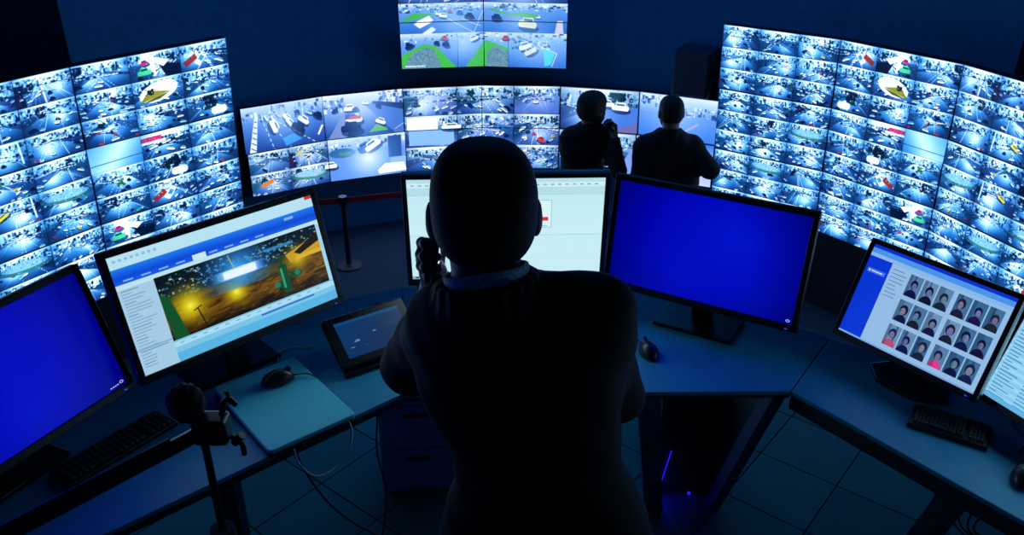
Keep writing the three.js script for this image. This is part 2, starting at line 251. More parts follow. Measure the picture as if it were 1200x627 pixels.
  c.fillStyle = '#ffffff'; c.beginPath(); c.moveTo(X + 210, PH + 166); c.lineTo(X + 244, PH + 136); c.lineTo(X + 330, PH + 140); c.lineTo(X + 340, PH + 180); c.lineTo(X + 216, PH + 184); c.fill();
  // middle block
  const mx = 2 * PW, cw = [0, 232, 478, 680], rh = [0, 126, 268, 382], kinds = [['bright', 'tree', 'quiet'], ['bright', 'jam', 'street'], ['bright', 'street', 'jam']];
  for (let r = 0; r < 3; r++) for (let k = 0; k < 3; k++) feed(c, mx + cw[k], rh[r], cw[k + 1] - cw[k], rh[r + 1] - rh[r], 420 + r * 3 + k, kinds[r][k], 1);
  c.fillStyle = '#7fa6f0'; c.fillRect(mx + 14, 190, 200, 70); c.fillStyle = 'rgba(238,246,255,0.95)'; c.fillRect(mx + 10, 134, 135, 56); car(c, mx + 602, 242, 34, 0.4, '#d23346'); car(c, mx + 205, 178, 40, 0, '#dcecff', 2);
  { const g = c.createLinearGradient(0, 40, 0, 126); g.addColorStop(0, 'rgba(140,150,225,0.2)'); g.addColorStop(1, 'rgba(90,100,190,0.95)'); c.fillStyle = g; c.fillRect(mx + 482, 44, 194, 80); car(c, mx + 575, 70, 20, 0, '#eef6ff'); }
  // right pair
  big(4, 0, 440, 'tree'); { const x = 4 * PW; c.fillStyle = '#4d6fd0'; c.beginPath(); c.moveTo(x + 150, 190); c.lineTo(x + 130, 66); c.lineTo(x + 340, 74); c.lineTo(x + 340, 190); c.fill(); c.fillStyle = '#7a5f9c'; c.beginPath(); c.moveTo(x + 220, 190); c.lineTo(x + 340, 140); c.lineTo(x + 340, 190); c.fill(); for (const [a, b, s] of [[205, 62, 46], [262, 74, 56], [180, 40, 30]]) car(c, x + a, b, s, 0.05, '#f4faff', 1.2); }
  feed(c, 4 * PW, PH, PW, PH, 441, 'jam', 1); { const x = 4 * PW; c.fillStyle = '#8088d8'; c.beginPath(); c.moveTo(x + 250, PH * 2); c.lineTo(x + 330, PH + 60); c.lineTo(x + 340, PH + 60); c.lineTo(x + 340, PH * 2); c.fill(); }
  { const x = 5 * PW; plain(x, 0, PW, PH * 1.25, '#cfe2ff', '#5f8ae6', '#3468dc'); rows(x, 4, 180, 40, 21); rows(x + 160, 40, 180, 34, 22); c.strokeStyle = '#a88fc4'; c.lineWidth = 8; c.beginPath(); c.moveTo(x + 150, 190); c.lineTo(x + 260, 110); c.stroke(); feed(c, x, PH, PW * 0.9, PH, 443, 'street', 1); plain(x + 200, PH, 140, PH, '#3c6fdc', '#7d9cee', '#b9b6f6'); c.strokeStyle = '#1c2f66'; c.lineWidth = 3; c.strokeRect(x, 0, PW, PH); }
}
{ const c = midFeeds.getContext('2d'); for (const [x, y, r] of [[170, 60, 150], [500, 70, 170], [520, 290, 170], [800, 60, 120], [1160, 330, 110], [1500, 90, 150], [1860, 70, 170], [1460, 320, 140]]) { const g = c.createRadialGradient(x, y, 4, x, y, r); g.addColorStop(0, 'rgba(205,225,255,0.5)'); g.addColorStop(1, 'rgba(120,165,255,0)'); c.fillStyle = g; c.fillRect(0, 0, midFeeds.width, midFeeds.height); } }
grade(midFeeds, 0.3, 0.9);
// the upper wall: two panels by two, junctions with green verges
const topFeeds = canvas(2 * PW, 2 * PH); {
  const c = topFeeds.getContext('2d'), W = 2 * PW;
  feed(c, 0, -40, W * 0.31, 156, 460, 'street', 1); feed(c, W * 0.31, -40, W * 0.69, 156, 461, 'quiet', 1);
  const plain = (x, y, w, h, a, b) => { const g = c.createLinearGradient(x, y, x, y + h); g.addColorStop(0, '#cfe2fb'); g.addColorStop(0.22, a); g.addColorStop(1, b); c.fillStyle = g; c.fillRect(x, y, w, h); };
  const strip = (x, y, w, h, seed) => { reseed(seed); for (let i = 0; i < 90; i++) { c.fillStyle = [css(230, 244, 255, 0.9), css(16, 40, 100, 0.8), css(60, 110, 170, 0.8), css(150, 190, 235, 0.8), css(40, 120, 100, 0.7)][Math.floor(rnd() * 5)]; c.fillRect(x + rnd() * w, y + rnd() * h, rr(3, 18), rr(2, 10)); } };
  plain(0, 116, W / 2, 120, '#6c97e6', '#2f66cc'); strip(0, 116, W / 2, 34, 31); plain(W / 2, 116, W / 2, 120, '#5f8ee4', '#2c62cc'); strip(W / 2 + 40, 118, W / 2 - 40, 26, 32);
  c.fillStyle = '#3fae4e'; c.beginPath(); c.moveTo(0, 190); c.lineTo(58, 156); c.lineTo(150, 158); c.lineTo(60, 182); c.fill();
  c.fillStyle = '#f2f8ff'; c.beginPath(); c.moveTo(56, 196); c.lineTo(120, 166); c.lineTo(138, 186); c.lineTo(80, 214); c.fill(); c.fillStyle = '#dcebfb'; c.beginPath(); c.moveTo(88, 236); c.lineTo(130, 208); c.lineTo(146, 220); c.lineTo(120, 240); c.fill();
  for (const [x, y, s, k] of [[160, 158, 22, '#f4faff'], [178, 166, 28, '#e9f4ff'], [245, 156, 22, '#1e49b8'], [284, 170, 32, '#16285c'], [392, 176, 34, '#101f54'], [520, 196, 62, '#e6e2a8'], [560, 172, 18, '#f4faff'], [206, 150, 16, '#c84a58']]) car(c, x, y, s, 0.1, k, 1.1);
  c.fillStyle = '#3aa648'; c.beginPath(); c.ellipse(510, 166, 54, 10, 0.05, 0, 7); c.fill(); c.beginPath(); c.moveTo(370, 140); c.lineTo(460, 164); c.lineTo(446, 170); c.lineTo(360, 146); c.fill(); c.fillStyle = '#c9b9d8'; c.beginPath(); c.moveTo(640, 186); c.lineTo(662, 186); c.lineTo(668, 240); c.lineTo(630, 240); c.fill();
  c.strokeStyle = '#dbeafd'; c.lineWidth = 2; for (const [a, b, d, e] of [[190, 176, 300, 236], [250, 180, 330, 210], [340, 150, 300, 236]]) { c.beginPath(); c.moveTo(a, b); c.lineTo(d, e); c.stroke(); }
  const y0 = 236; plain(0, y0, 232, 146, '#6f9ae6', '#3b6fcc'); plain(232, y0, 208, 146, '#7aa4ea', '#3f74d0'); plain(440, y0, 240, 146, '#7aa6f0', '#3a70d4'); strip(0, y0, W, 34, 33); strip(450, y0 + 30, 150, 34, 34);
  c.fillStyle = '#3fb845'; c.beginPath(); c.moveTo(0, y0 + 90); c.lineTo(92, y0 + 44); c.lineTo(140, y0 + 50); c.lineTo(226, y0 + 146); c.lineTo(0, y0 + 146); c.fill(); c.beginPath(); c.moveTo(264, y0 + 146); c.lineTo(346, y0 + 32); c.lineTo(438, y0 + 66); c.lineTo(438, y0 + 146); c.fill();
  for (const [pts, s] of [[[[8, 146], [40, 84], [92, 58], [132, 66], [168, 146]], 41], [[[346, 146], [352, 84], [384, 54], [438, 80], [438, 146]], 42]]) { c.fillStyle = '#6f8a8c'; c.beginPath(); pts.forEach(([px, py], i) => c[i ? 'lineTo' : 'moveTo'](px, y0 + py)); c.fill(); c.save(); c.clip(); reseed(s); for (let i = 0; i < 400; i++) { c.fillStyle = rnd() < 0.5 ? 'rgba(40,70,90,0.6)' : 'rgba(150,180,190,0.6)'; c.fillRect(pts[0][0] + rnd() * 170, y0 + 50 + rnd() * 100, 3, 3); } c.restore(); }
  for (const [x, y, s, a, k] of [[32, 50, 32, -0.5, '#1a2c66'], [148, 40, 24, 0.4, '#16265a'], [186, 46, 30, 0.4, '#14245c'], [180, 20, 26, 0.2, '#c03a52'], [300, 24, 34, -0.4, '#d6e6fb'], [510, 54, 50, -0.3, '#f0f6ff'], [530, 74, 48, -0.5, '#e8e4b0'], [430, 22, 26, 0, '#d02a44']]) car(c, x, y0 + y, s, a, k, 1);
  c.fillStyle = '#25d8d8'; c.beginPath(); c.moveTo(584, y0 + 60); c.lineTo(636, y0 + 86); c.lineTo(616, y0 + 132); c.lineTo(592, y0 + 140); c.fill(); c.strokeStyle = '#d8ecff'; c.lineWidth = 3; c.beginPath(); c.moveTo(566, y0 + 52); c.lineTo(642, y0 + 84); c.lineTo(620, y0 + 140); c.stroke();
  c.fillStyle = '#eef8ff'; for (let i = 0; i < 12; i++) c.fillRect(14 + i * 7, y0 + 134, 5, 6);
  c.strokeStyle = 'rgba(5,20,60,0.6)'; c.lineWidth = 2; for (const x of [232, 440]) { c.beginPath(); c.moveTo(x, y0); c.lineTo(x, 382); c.stroke(); }
}
{ const c = topFeeds.getContext('2d'); for (const [x, y, r] of [[220, 190, 170], [480, 190, 170], [260, 280, 110], [560, 300, 120]]) { const g = c.createRadialGradient(x, y, 4, x, y, r); g.addColorStop(0, 'rgba(190,220,255,0.45)'); g.addColorStop(1, 'rgba(120,165,255,0)'); c.fillStyle = g; c.fillRect(0, 0, topFeeds.width, topFeeds.height); } }
grade(topFeeds, 0.3, 0.9);
// desk monitors
function blueScreen(flip) {
  const k = canvas(640, 360), c = k.getContext('2d'); c.fillStyle = '#0000b4'; c.fillRect(0, 0, 640, 360);
  for (const [x, y, r, a] of [[420, 130, 300, 0.8], [250, 300, 240, 0.35], [520, 300, 200, 0.4]]) { const g = c.createRadialGradient(flip ? 640 - x : x, y, 10, flip ? 640 - x : x, y, r); g.addColorStop(0, css(0, 22, 205, a)); g.addColorStop(1, css(0, 10, 190, 0)); c.fillStyle = g; c.fillRect(0, 0, 640, 360); }
  const sh = c.createRadialGradient(320, 160, 150, 320, 180, 420); sh.addColorStop(0, 'rgba(0,0,110,0)'); sh.addColorStop(1, 'rgba(0,0,70,0.75)'); c.fillStyle = sh; c.fillRect(0, 0, 640, 360);
  c.strokeStyle = '#d8e4ff'; c.lineWidth = 2; c.beginPath(); c.ellipse(626, 349, 6, 3.5, 0, 0, 7); c.stroke(); c.fillStyle = '#d8e4ff'; if (flip) for (let i = 0; i < 4; i++) c.fillRect(586 + i * 8, 350, 5, 3); return k;
}
const blueA = blueScreen(true), blueB = blueScreen(false);
const videoScreen = canvas(1024, 600); {
  const c = videoScreen.getContext('2d'), W = 1024, H = 600; reseed(77);
  c.fillStyle = '#9fd4ee'; c.fillRect(0, 0, W, H); c.fillStyle = '#b6e2f2'; c.fillRect(0, 0, W, 62); c.fillStyle = '#8fb8d8'; for (let i = 0; i < 8; i++) c.fillRect(20 + i * 26, 20, 14, 12); c.fillStyle = '#c0342c'; c.fillRect(W - 38, 0, 38, 18);
  c.fillStyle = '#0f4fd8'; c.fillRect(0, 62, W, 78); const b = c.createLinearGradient(0, 62, 0, 140); b.addColorStop(0, '#1f7df0'); b.addColorStop(0.6, '#0c48d4'); b.addColorStop(1, '#1a5fe0'); c.fillStyle = b; c.fillRect(0, 62, W, 78);
  c.fillStyle = '#c8e8f6'; c.fillRect(360, 112, 66, 28); c.fillStyle = 'rgba(150,195,255,0.8)'; for (let i = 0; i < 9; i++) { if (i === 4) continue; c.fillRect(40 + i * 80, 122, 44, 8); } c.fillRect(850, 78, 50, 14);
  c.fillStyle = '#bfe2ee'; c.fillRect(0, 140, W, 24);
  c.fillStyle = '#a4cbe4'; c.fillRect(0, 164, 164, H - 164); for (let i = 0; i < 26; i++) { c.fillStyle = i % 4 ? '#7fa8c8' : '#6a95bb'; c.fillRect(14, 172 + i * 15.5, 40 + rnd() * 90, 5); } c.fillStyle = '#7fb0d4'; c.fillRect(0, 470, 164, 8);
  const vx = 164, vy = 160, vw = 840, vh = 330; c.save(); c.beginPath(); c.rect(vx, vy, vw, vh); c.clip();
  c.fillStyle = '#241703'; c.fillRect(vx, vy, vw, vh); const g = c.createLinearGradient(0, vy, 0, vy + vh); g.addColorStop(0, '#061219'); g.addColorStop(0.35, '#0d2229'); g.addColorStop(0.45, '#5a4206'); g.addColorStop(0.75, '#6e4a06'); g.addColorStop(1, '#150c02'); c.fillStyle = g; c.fillRect(vx, vy, vw, vh);
  for (let i = 0; i < 460; i++) { const q = rnd(); c.fillStyle = q < 0.3 ? css(90, 190, 230, 0.6) : q < 0.45 ? css(210, 240, 255, 0.8) : q < 0.55 ? css(160, 150, 40, 0.7) : q < 0.7 ? css(30, 80, 90, 0.8) : css(4, 10, 14, 0.8); c.fillRect(vx + rnd() * vw, vy + 8 + rnd() * 118, rr(3, 16), rr(3, 12)); }
  for (let i = 0; i < 420; i++) { c.strokeStyle = rnd() < 0.55 ? css(30, 16, 0, 0.5) : css(200, 150, 20, 0.35); c.lineWidth = rr(1, 4); const x = vx + rnd() * vw, y = vy + 150 + rnd() * 180; c.beginPath(); c.moveTo(x, y); c.lineTo(x + rr(10, 70), y + rr(-14, 8)); c.stroke(); }
  for (let i = 0; i < 90; i++) { c.fillStyle = css(14, 8, 0, 0.35); c.beginPath(); c.ellipse(vx + rnd() * vw, vy + 150 + rnd() * 190, rr(14, 60), rr(4, 14), rr(-0.5, 0.1), 0, 7); c.fill(); }
  for (const [x, y, r, k] of [[120, 190, 140, 1], [350, 205, 100, 1], [700, 150, 110, 0.7]]) { const q = c.createRadialGradient(vx + x, vy + y, 4, vx + x, vy + y, r); q.addColorStop(0, css(245, 240, 60, 1 * k)); q.addColorStop(0.3, css(215, 195, 15, 0.75 * k)); q.addColorStop(1, css(120, 80, 0, 0)); c.fillStyle = q; c.fillRect(vx, vy, vw, vh); }
  { const q = c.createLinearGradient(vx + 240, 0, vx + 520, 0); q.addColorStop(0, 'rgba(40,150,255,0)'); q.addColorStop(0.3, 'rgba(180,225,255,1)'); q.addColorStop(0.8, 'rgba(220,240,255,1)'); q.addColorStop(1, 'rgba(40,130,255,0.4)'); { const z = c.createRadialGradient(vx + 390, vy + 100, 20, vx + 390, vy + 100, 220); z.addColorStop(0, 'rgba(60,170,255,0.9)'); z.addColorStop(1, 'rgba(20,90,200,0)'); c.fillStyle = z; c.fillRect(vx, vy, vw, 190); } c.fillStyle = q; c.fillRect(vx + 250, vy + 84, 270, 48); c.fillStyle = '#eaf6ff'; c.fillRect(vx + 310, vy + 92, 170, 34); c.fillStyle = 'rgba(60,160,240,0.7)'; c.fillRect(vx + 540, vy + 44, 160, 16); }
  c.fillStyle = '#c89a18'; c.beginPath(); c.moveTo(vx + 640, vy + 110); c.lineTo(vx + 780, vy + 70); c.lineTo(vx + 840, vy + 84); c.lineTo(vx + 840, vy + 150); c.lineTo(vx + 660, vy + 160); c.fill(); c.fillStyle = '#1c1203'; c.beginPath(); c.moveTo(vx + 690, vy + 112); c.lineTo(vx + 840, vy + 40); c.lineTo(vx + 840, vy + 90); c.lineTo(vx + 720, vy + 130); c.fill(); c.fillStyle = '#d8b022'; c.fillRect(vx + 690, vy + 132, 150, 22);
  c.fillStyle = '#0d4a2a'; for (const [x, y, w, h] of [[585, 150, 46, 160], [556, 235, 34, 40], [640, 205, 60, 36], [600, 100, 16, 80]]) { c.beginPath(); c.roundRect(vx + x, vy + y, w, h, 12); c.fill(); } c.fillStyle = '#2fa070'; c.fillRect(vx + 592, vy + 170, 12, 110); c.fillStyle = '#237a62'; c.beginPath(); c.arc(vx + 560, vy + 250, 16, 0, 7); c.arc(vx + 680, vy + 220, 16, 0, 7); c.fill();
  c.fillStyle = '#125028'; c.beginPath(); c.moveTo(vx, vy + 90); c.lineTo(vx + 40, vy + 110); c.lineTo(vx + 80, vy + 330); c.lineTo(vx + 10, vy + 330); c.fill(); c.strokeStyle = '#0a0a04'; c.lineWidth = 5; c.beginPath(); c.moveTo(vx + 150, vy + 210); c.lineTo(vx + 170, vy + 320); c.moveTo(vx + 130, vy + 220); c.lineTo(vx + 172, vy + 205); c.stroke(); c.strokeStyle = '#d8c060'; c.lineWidth = 4; c.beginPath(); c.moveTo(vx + 356, vy + 10); c.lineTo(vx + 372, vy + 90); c.stroke();
  { const cp = canvas(W, H); cp.getContext('2d').drawImage(videoScreen, 0, 0); c.filter = 'blur(1.2px)'; c.drawImage(cp, 0, 0); c.filter = 'none'; }
  c.restore();
  c.fillStyle = '#7cc4e6'; c.fillRect(164, 490, 860, 110); c.fillStyle = '#a8dcf2'; c.fillRect(164, 498, 860, 26); c.fillStyle = '#58b4e2'; c.fillRect(164, 552, 860, 48); c.fillStyle = '#2f6fd0'; c.fillRect(600, 528, 300, 10); c.fillStyle = '#6aa6cc'; for (let i = 0; i < 14; i++) c.fillRect(190 + i * 56, 506, 22, 5);
}
const pageScreen = canvas(1024, 600); {
  const c = pageScreen.getContext('2d'); const g = c.createLinearGradient(0, 0, 0, 600); g.addColorStop(0, '#bfe9f2'); g.addColorStop(1, '#d3f3f8'); c.fillStyle = g; c.fillRect(0, 0, 1024, 600);
  c.fillStyle = '#b4dfea'; c.fillRect(0, 0, 1024, 92); c.fillStyle = '#cdeef5'; c.fillRect(0, 24, 1024, 26); c.fillStyle = '#9fcfe0'; c.fillRect(0, 92, 1024, 3); c.fillStyle = '#6fa4bc'; for (let i = 0; i < 26; i++) c.fillRect(20 + i * 38, 34, 18, 6);
  c.fillStyle = '#b0dfec'; c.fillRect(0, 330, 1024, 6); c.fillStyle = '#c7edf5'; c.fillRect(0, 336, 1024, 264);
  c.fillStyle = '#d9f5f9'; c.fillRect(560, 128, 190, 160); c.strokeStyle = '#86b8cc'; c.lineWidth = 3; c.strokeRect(560, 128, 190, 160); c.fillStyle = '#e0342c'; c.fillRect(600, 226, 134, 22); c.fillStyle = '#8fb8c8'; c.fillRect(580, 276, 150, 5);
  c.fillStyle = '#93bccb'; c.fillRect(0, 582, 1024, 18); c.fillStyle = '#16323e'; c.fillRect(930, 585, 40, 12); c.fillStyle = '#234c5c'; for (let i = 0; i < 6; i++) c.fillRect(16 + i * 30, 586, 18, 10);
}
const faceScreen = canvas(1024, 640); {
  const c = faceScreen.getContext('2d'); reseed(55); c.fillStyle = '#93bce4'; c.fillRect(0, 0, 1024, 640); c.fillStyle = '#0b2fd0'; c.fillRect(0, 0, 1024, 22); c.fillStyle = '#4a94e8'; c.fillRect(0, 22, 1024, 34); c.fillStyle = '#86b6ea'; c.fillRect(0, 56, 1024, 24);
  c.fillStyle = '#0634d2'; c.fillRect(0, 80, 176, 560); c.fillStyle = '#3f74ea'; c.fillRect(20, 160, 136, 30); c.fillStyle = '#e6f0ff'; c.beginPath(); c.arc(36, 175, 7, 0, 7); c.fill(); c.fillRect(52, 172, 84, 6);
  c.fillStyle = '#4f7aac'; for (let i = 0; i < 8; i++) c.fillRect(196, 110 + i * 26, 60 + rnd() * 60, 5);
  const cw = 98, ch = 146;
  for (let r = 0; r < 3; r++) for (let k = 0; k < 6; k++) {
    const x = 330 + k * 108 + (k > 2 ? 22 : 0), y = 100 + r * 176, hue = rr(0, 1); c.save(); c.beginPath(); c.rect(x, y, cw, ch); c.clip(); c.translate(x, y);
    c.fillStyle = css(50 + hue * 60, 100 + hue * 45, 145 + hue * 40); c.fillRect(0, 0, cw, ch); c.fillStyle = css(20, 50, 90, 0.5); if (rnd() < 0.5) c.fillRect(rr(0, 60), 0, rr(6, 26), ch);
    const pink = r === 2 && (k === 3 || k === 0), dark = css(rr(6, 30), rr(12, 40), rr(40, 80)); const hx = cw * rr(0.42, 0.6), hy = ch * rr(0.4, 0.48), hr = rr(20, 26);
    c.fillStyle = pink ? (k === 3 ? '#d83a8a' : '#b84a6a') : dark; c.beginPath(); c.ellipse(hx, ch * 1.02, cw * 0.46, ch * 0.36, 0, 0, 7); c.fill();
    c.fillStyle = dark; c.beginPath(); c.ellipse(hx, hy - 3, hr * 1.22, hr * 1.45, 0, 0, 7); c.fill(); c.fillStyle = css(rr(92, 135), rr(98, 132), rr(138, 172)); c.beginPath(); c.ellipse(hx + rr(-5, 5), hy + 7, hr * 0.8, hr * 1.02, 0, 0, 7); c.fill();
    c.fillStyle = 'rgba(30,40,75,0.5)'; c.fillRect(hx - 12, hy + 3, 8, 3); c.fillRect(hx + 4, hy + 3, 8, 3); c.fillRect(hx - 6, hy + 21, 12, 3); c.fillStyle = css(10, 24, 50, 0.25); c.fillRect(0, 0, cw * rr(0.2, 0.5), ch); c.restore();
  }
  c.fillStyle = '#7aa8e0'; c.fillRect(0, 628, 1024, 12);
}
const tableScreen = canvas(640, 360); {
  const c = tableScreen.getContext('2d'); reseed(66); c.fillStyle = '#8fd0f2'; c.fillRect(0, 0, 640, 360); c.fillStyle = '#a9def6'; c.fillRect(0, 0, 640, 60);
  for (let r = 0; r < 24; r++) { c.fillStyle = r % 2 ? '#9ad6f4' : '#86c8ee'; c.fillRect(0, 62 + r * 12, 640, 12); c.fillStyle = '#3f7fb4'; for (let k = 0; k < 7; k++) c.fillRect(10 + k * 90, 66 + r * 12, 24 + rnd() * 50, 3); }
  c.fillStyle = '#63b2e2'; c.fillRect(0, 344, 640, 16);
}
const tabletScreen = canvas(400, 250); {
  const c = tabletScreen.getContext('2d'); c.fillStyle = '#052c60'; c.fillRect(0, 0, 400, 250); const g = c.createLinearGradient(0, 0, 400, 250); g.addColorStop(0, '#0a4684'); g.addColorStop(1, '#052a5c'); c.fillStyle = g; c.fillRect(0, 0, 400, 250); c.fillStyle = '#0f5494'; c.fillRect(0, 0, 400, 20);
  c.fillStyle = '#9cc8ee'; c.fillRect(70, 150, 34, 5); c.fillRect(78, 142, 24, 4); c.fillRect(196, 116, 20, 5); c.fillRect(34, 184, 26, 3); c.fillStyle = '#2b6aa8'; c.fillRect(120, 190, 20, 4); c.fillRect(300, 100, 40, 3);
}

// ---------------------------------------------------------------- the room
const LOW = -1.25;                                       // the main floor; the operators' desk stands on a platform at 0
const ARC = { x: -0.062, z: -3.892, r: 3.61 };
const onArc = (deg, r = ARC.r) => [ARC.x + r * Math.sin(deg * D), ARC.z - r * Math.cos(deg * D)];
function arcWall(a0, a1, r0, r1, y0, y1, n) {
  const inner = [], outer = []; for (let i = 0; i <= n; i++) { const a = a0 + (a1 - a0) * i / n; inner.push(onArc(a, r0)); outer.push(onArc(a, r1)); }
  return slab([...inner, ...outer.reverse()], y0, y1, 0);
}
const TOP = 3.3, L0 = onArc(-56), R0 = onArc(65);
structure('wall_back', arcWall(-56, 65, ARC.r, ARC.r + 0.2, LOW, TOP, 48), M.wall);
structure('wall_back_left', slab([[-5.6, L0[1]], [L0[0], L0[1]], [L0[0], L0[1] - 0.2], [-5.6, L0[1] - 0.2]], LOW, TOP, 0), M.wall);
structure('wall_back_right', slab([[R0[0], R0[1]], [5.6, R0[1]], [5.6, R0[1] - 0.2], [R0[0], R0[1] - 0.2]], LOW, TOP, 0), M.wall);
structure('wall_left', slab([[-5.6, 2.6], [-5.4, 2.6], [-5.4, L0[1]], [-5.6, L0[1]]], LOW, TOP, 0), M.wall);
structure('wall_right', slab([[5.4, 2.6], [5.6, 2.6], [5.6, R0[1]], [5.4, R0[1]]], LOW, TOP, 0), M.wall);
structure('wall_front', slab([[-5.6, 2.8], [5.6, 2.8], [5.6, 2.6], [-5.6, 2.6]], LOW, TOP, 0), M.wall);
structure('ceiling', slab([[-5.8, 3], [5.8, 3], [5.8, -8], [-5.8, -8]], TOP, TOP + 0.15, 0), M.ceiling);
structure('floor', slab([[-5.8, 3], [5.8, 3], [5.8, -8], [-5.8, -8]], LOW - 0.15, LOW, 0), M.carpet);
const platform = structure('floor_platform', slab([[-3.2, 2.5], [3.2, 2.5], [3.2, -2.9], [-3.2, -2.9]], LOW, -0.012, 0), M.grout);
{ // square floor tiles laid at an angle, each its own piece with an open joint around it
  const S = 0.28, joint = 0.0045, turn = 39 * D, area = [-1.95, 1.95, -2.9, 0.2], ux = [Math.cos(turn), Math.sin(turn)], uz = [-Math.sin(turn), Math.cos(turn)], origin = [0.911, -2.469];
  reseed(21);
  const clip = (poly, axis, lim, keepLess) => { const out = []; poly.forEach((p, i) => { const q = poly[(i + 1) % poly.length], a = keepLess ? p[axis] <= lim : p[axis] >= lim, b = keepLess ? q[axis] <= lim : q[axis] >= lim; if (a) out.push(p); if (a !== b) { const t = (lim - p[axis]) / (q[axis] - p[axis]); out.push([p[0] + t * (q[0] - p[0]), p[1] + t * (q[1] - p[1])]); } }); return out; };
  for (let i = -16; i <= 16; i++) for (let j = -16; j <= 16; j++) {
    const k = (S - joint) / 2, cx = origin[0] + (i + 0.5) * S * ux[0] + (j + 0.5) * S * uz[0], cz = origin[1] + (i + 0.5) * S * ux[1] + (j + 0.5) * S * uz[1];
    let poly = [[-k, -k], [k, -k], [k, k], [-k, k]].map(([a, b]) => [cx + a * ux[0] + b * uz[0], cz + a * ux[1] + b * uz[1]]);
    poly = clip(clip(clip(clip(poly, 0, area[0], false), 0, area[1], true), 1, area[2], false), 1, area[3], true);
    if (poly.length < 3) continue; let A = 0; poly.forEach((p, n) => { const q = poly[(n + 1) % poly.length]; A += p[0] * q[1] - q[0] * p[1]; }); if (Math.abs(A) / 2 < 0.006) continue;
    part('tile', slab(poly, -0.0115, rr(-0.0008, 0), 0.0012), M.tile[Math.floor(rnd() * 3)], platform);
  }
}
{ // plain deck around the tiled field
  const deck = merge([slab([[-3.2, 2.5], [3.2, 2.5], [3.2, 0.2], [-3.2, 0.2]], -0.0115, -0.001, 0), slab([[-3.2, 0.2], [-1.95, 0.2], [-1.95, -2.9], [-3.2, -2.9]], -0.0115, -0.001, 0), slab([[1.95, 0.2], [3.2, 0.2], [3.2, -2.9], [1.95, -2.9]], -0.0115, -0.001, 0)]);
  part('deck', deck, M.carpet, platform);
}

// ---------------------------------------------------------------- blue ceiling panels between the desk and the wall
for (const [x, z, w] of [[-0.72, -6.0, 'left'], [0.62, -6.0, 'right']]) {
  const t = thing('ceiling_light', w + ' one of the two blue ceiling light panels above the room', 'ceiling light', [x, TOP, z], 0, 'blue ceiling panels');
  part('frame', at(rbox(1.24, 0.05, 0.34, 0.006), 0, -0.025, 0), M.plasticMatt, t);
  const m = mat(0, 0, 0, 0.6, { emissiveIntensity: 0.8 }); m.emissive = CEILING_BLUE.clone(); const d = part('diffuser', new THREE.PlaneGeometry(1.2, 0.3), m, t); d.rotation.x = Math.PI / 2; d.position.y = -0.052;
  const l = new THREE.RectAreaLight(CEILING_BLUE, CEILING_LIGHT, 1.2, 0.3); l.position.set(x, TOP - 0.065, z); l.lookAt(x, 0, z); l.name = 'ceiling_light_panel'; scene.add(l);
}

// ---------------------------------------------------------------- video walls
function videoWall({ name, label, start, yaw0, dyaw, tilt, w, h, cols, rows, way, picture, mirror = false, plinth = 0, back = 0.06, light = 1, gain = 1 }) {
  const wall = thing(name, label, 'video wall'), ym = (yaw0 + dyaw * (cols - 1) / 2) * D;
  const n = V(Math.sin(ym), 0, Math.cos(ym)), u = V(0, Math.cos(tilt * D), 0).addScaledVector(n, -Math.sin(tilt * D));
  const corner = V(...start), housing = rbox(w - 0.001, h - 0.001, back, 0.003), sw = w - 0.007, sh = h - 0.007, supports = [];
  const glowMat = glow(picture, gain);
  for (let c = 0; c < cols; c++) {
    const yaw = (yaw0 + dyaw * c) * D, r = V(Math.cos(yaw), 0, -Math.sin(yaw)).multiplyScalar(way), col = way > 0 ? c : cols - 1 - c;
    for (let k = 0; k < rows; k++) {
      const p = corner.clone().addScaledVector(r, w / 2).addScaledVector(u, -h * (k + 0.5));
      const panel = part('display_panel', housing, M.bezel, wall); panel.rotation.set(-tilt * D, yaw, 0, 'YXZ'); panel.position.copy(p).add(V(0, 0, -back / 2).applyEuler(panel.rotation));
      const g = new THREE.PlaneGeometry(sw, sh), uv = g.attributes.uv;
      for (let i = 0; i < 4; i++) uv.setXY(i, (col + uv.getX(i)) / cols, (rows - 1 - k + uv.getY(i)) / rows);
      const s = part('screen', g, glowMat, panel); s.position.z = back / 2 + 0.0015;
      const cw = picture.width / cols, chh = picture.height / rows;
      screenLight(s, sw, sh, meanColor(picture, Math.floor(col * cw), Math.floor(k * chh), Math.floor(cw), Math.floor(chh)), light);
    }
    if (plinth) {
      const mid = corner.clone().addScaledVector(r, w / 2), low = mid.clone().addScaledVector(u, -h * rows), hh = low.y - LOW, back2 = V(0, 0, -1).applyEuler(new THREE.Euler(0, yaw, 0));
      supports.push(at(box(w, hh - 0.002, plinth), low.x + back2.x * plinth * 0.5, LOW + hh / 2, low.z + back2.z * plinth * 0.5, 0, yaw));
      const q = mid.clone().addScaledVector(u, -h * rows * 0.58); supports.push(at(box(w, h * rows * 0.8, 0.1), q.x + back2.x * 0.13, q.y, q.z + back2.z * 0.13, -tilt * D, yaw));
    }
    corner.addScaledVector(r, w);
  }
  if (plinth) part('support', merge(supports), M.plasticMatt, wall, 'black plinth and back frame');
  return wall;
}
videoWall({ name: 'screen_bank', label: 'tall video wall of small street camera pictures behind the leftmost monitors', start: [-1.913, 0.794, -5.781], yaw0: 49.7, dyaw: 8, tilt: -4.2, w: 1.05, h: 0.518, cols: 2, rows: 3, way: -1, picture: sideFeeds, gain: 1.55, light: 0.5, plinth: 0.22 });
videoWall({ name: 'screen_bank', label: 'tall video wall of small street camera pictures behind the rightmost monitors', start: [1.533, 0.776, -6.312], yaw0: -37.1, dyaw: -16.3, tilt: -3.4, w: 0.85, h: 0.478, cols: 3, rows: 3, way: 1, picture: rightFeeds, gain: 1.55, light: 0.5, plinth: 0.2 });
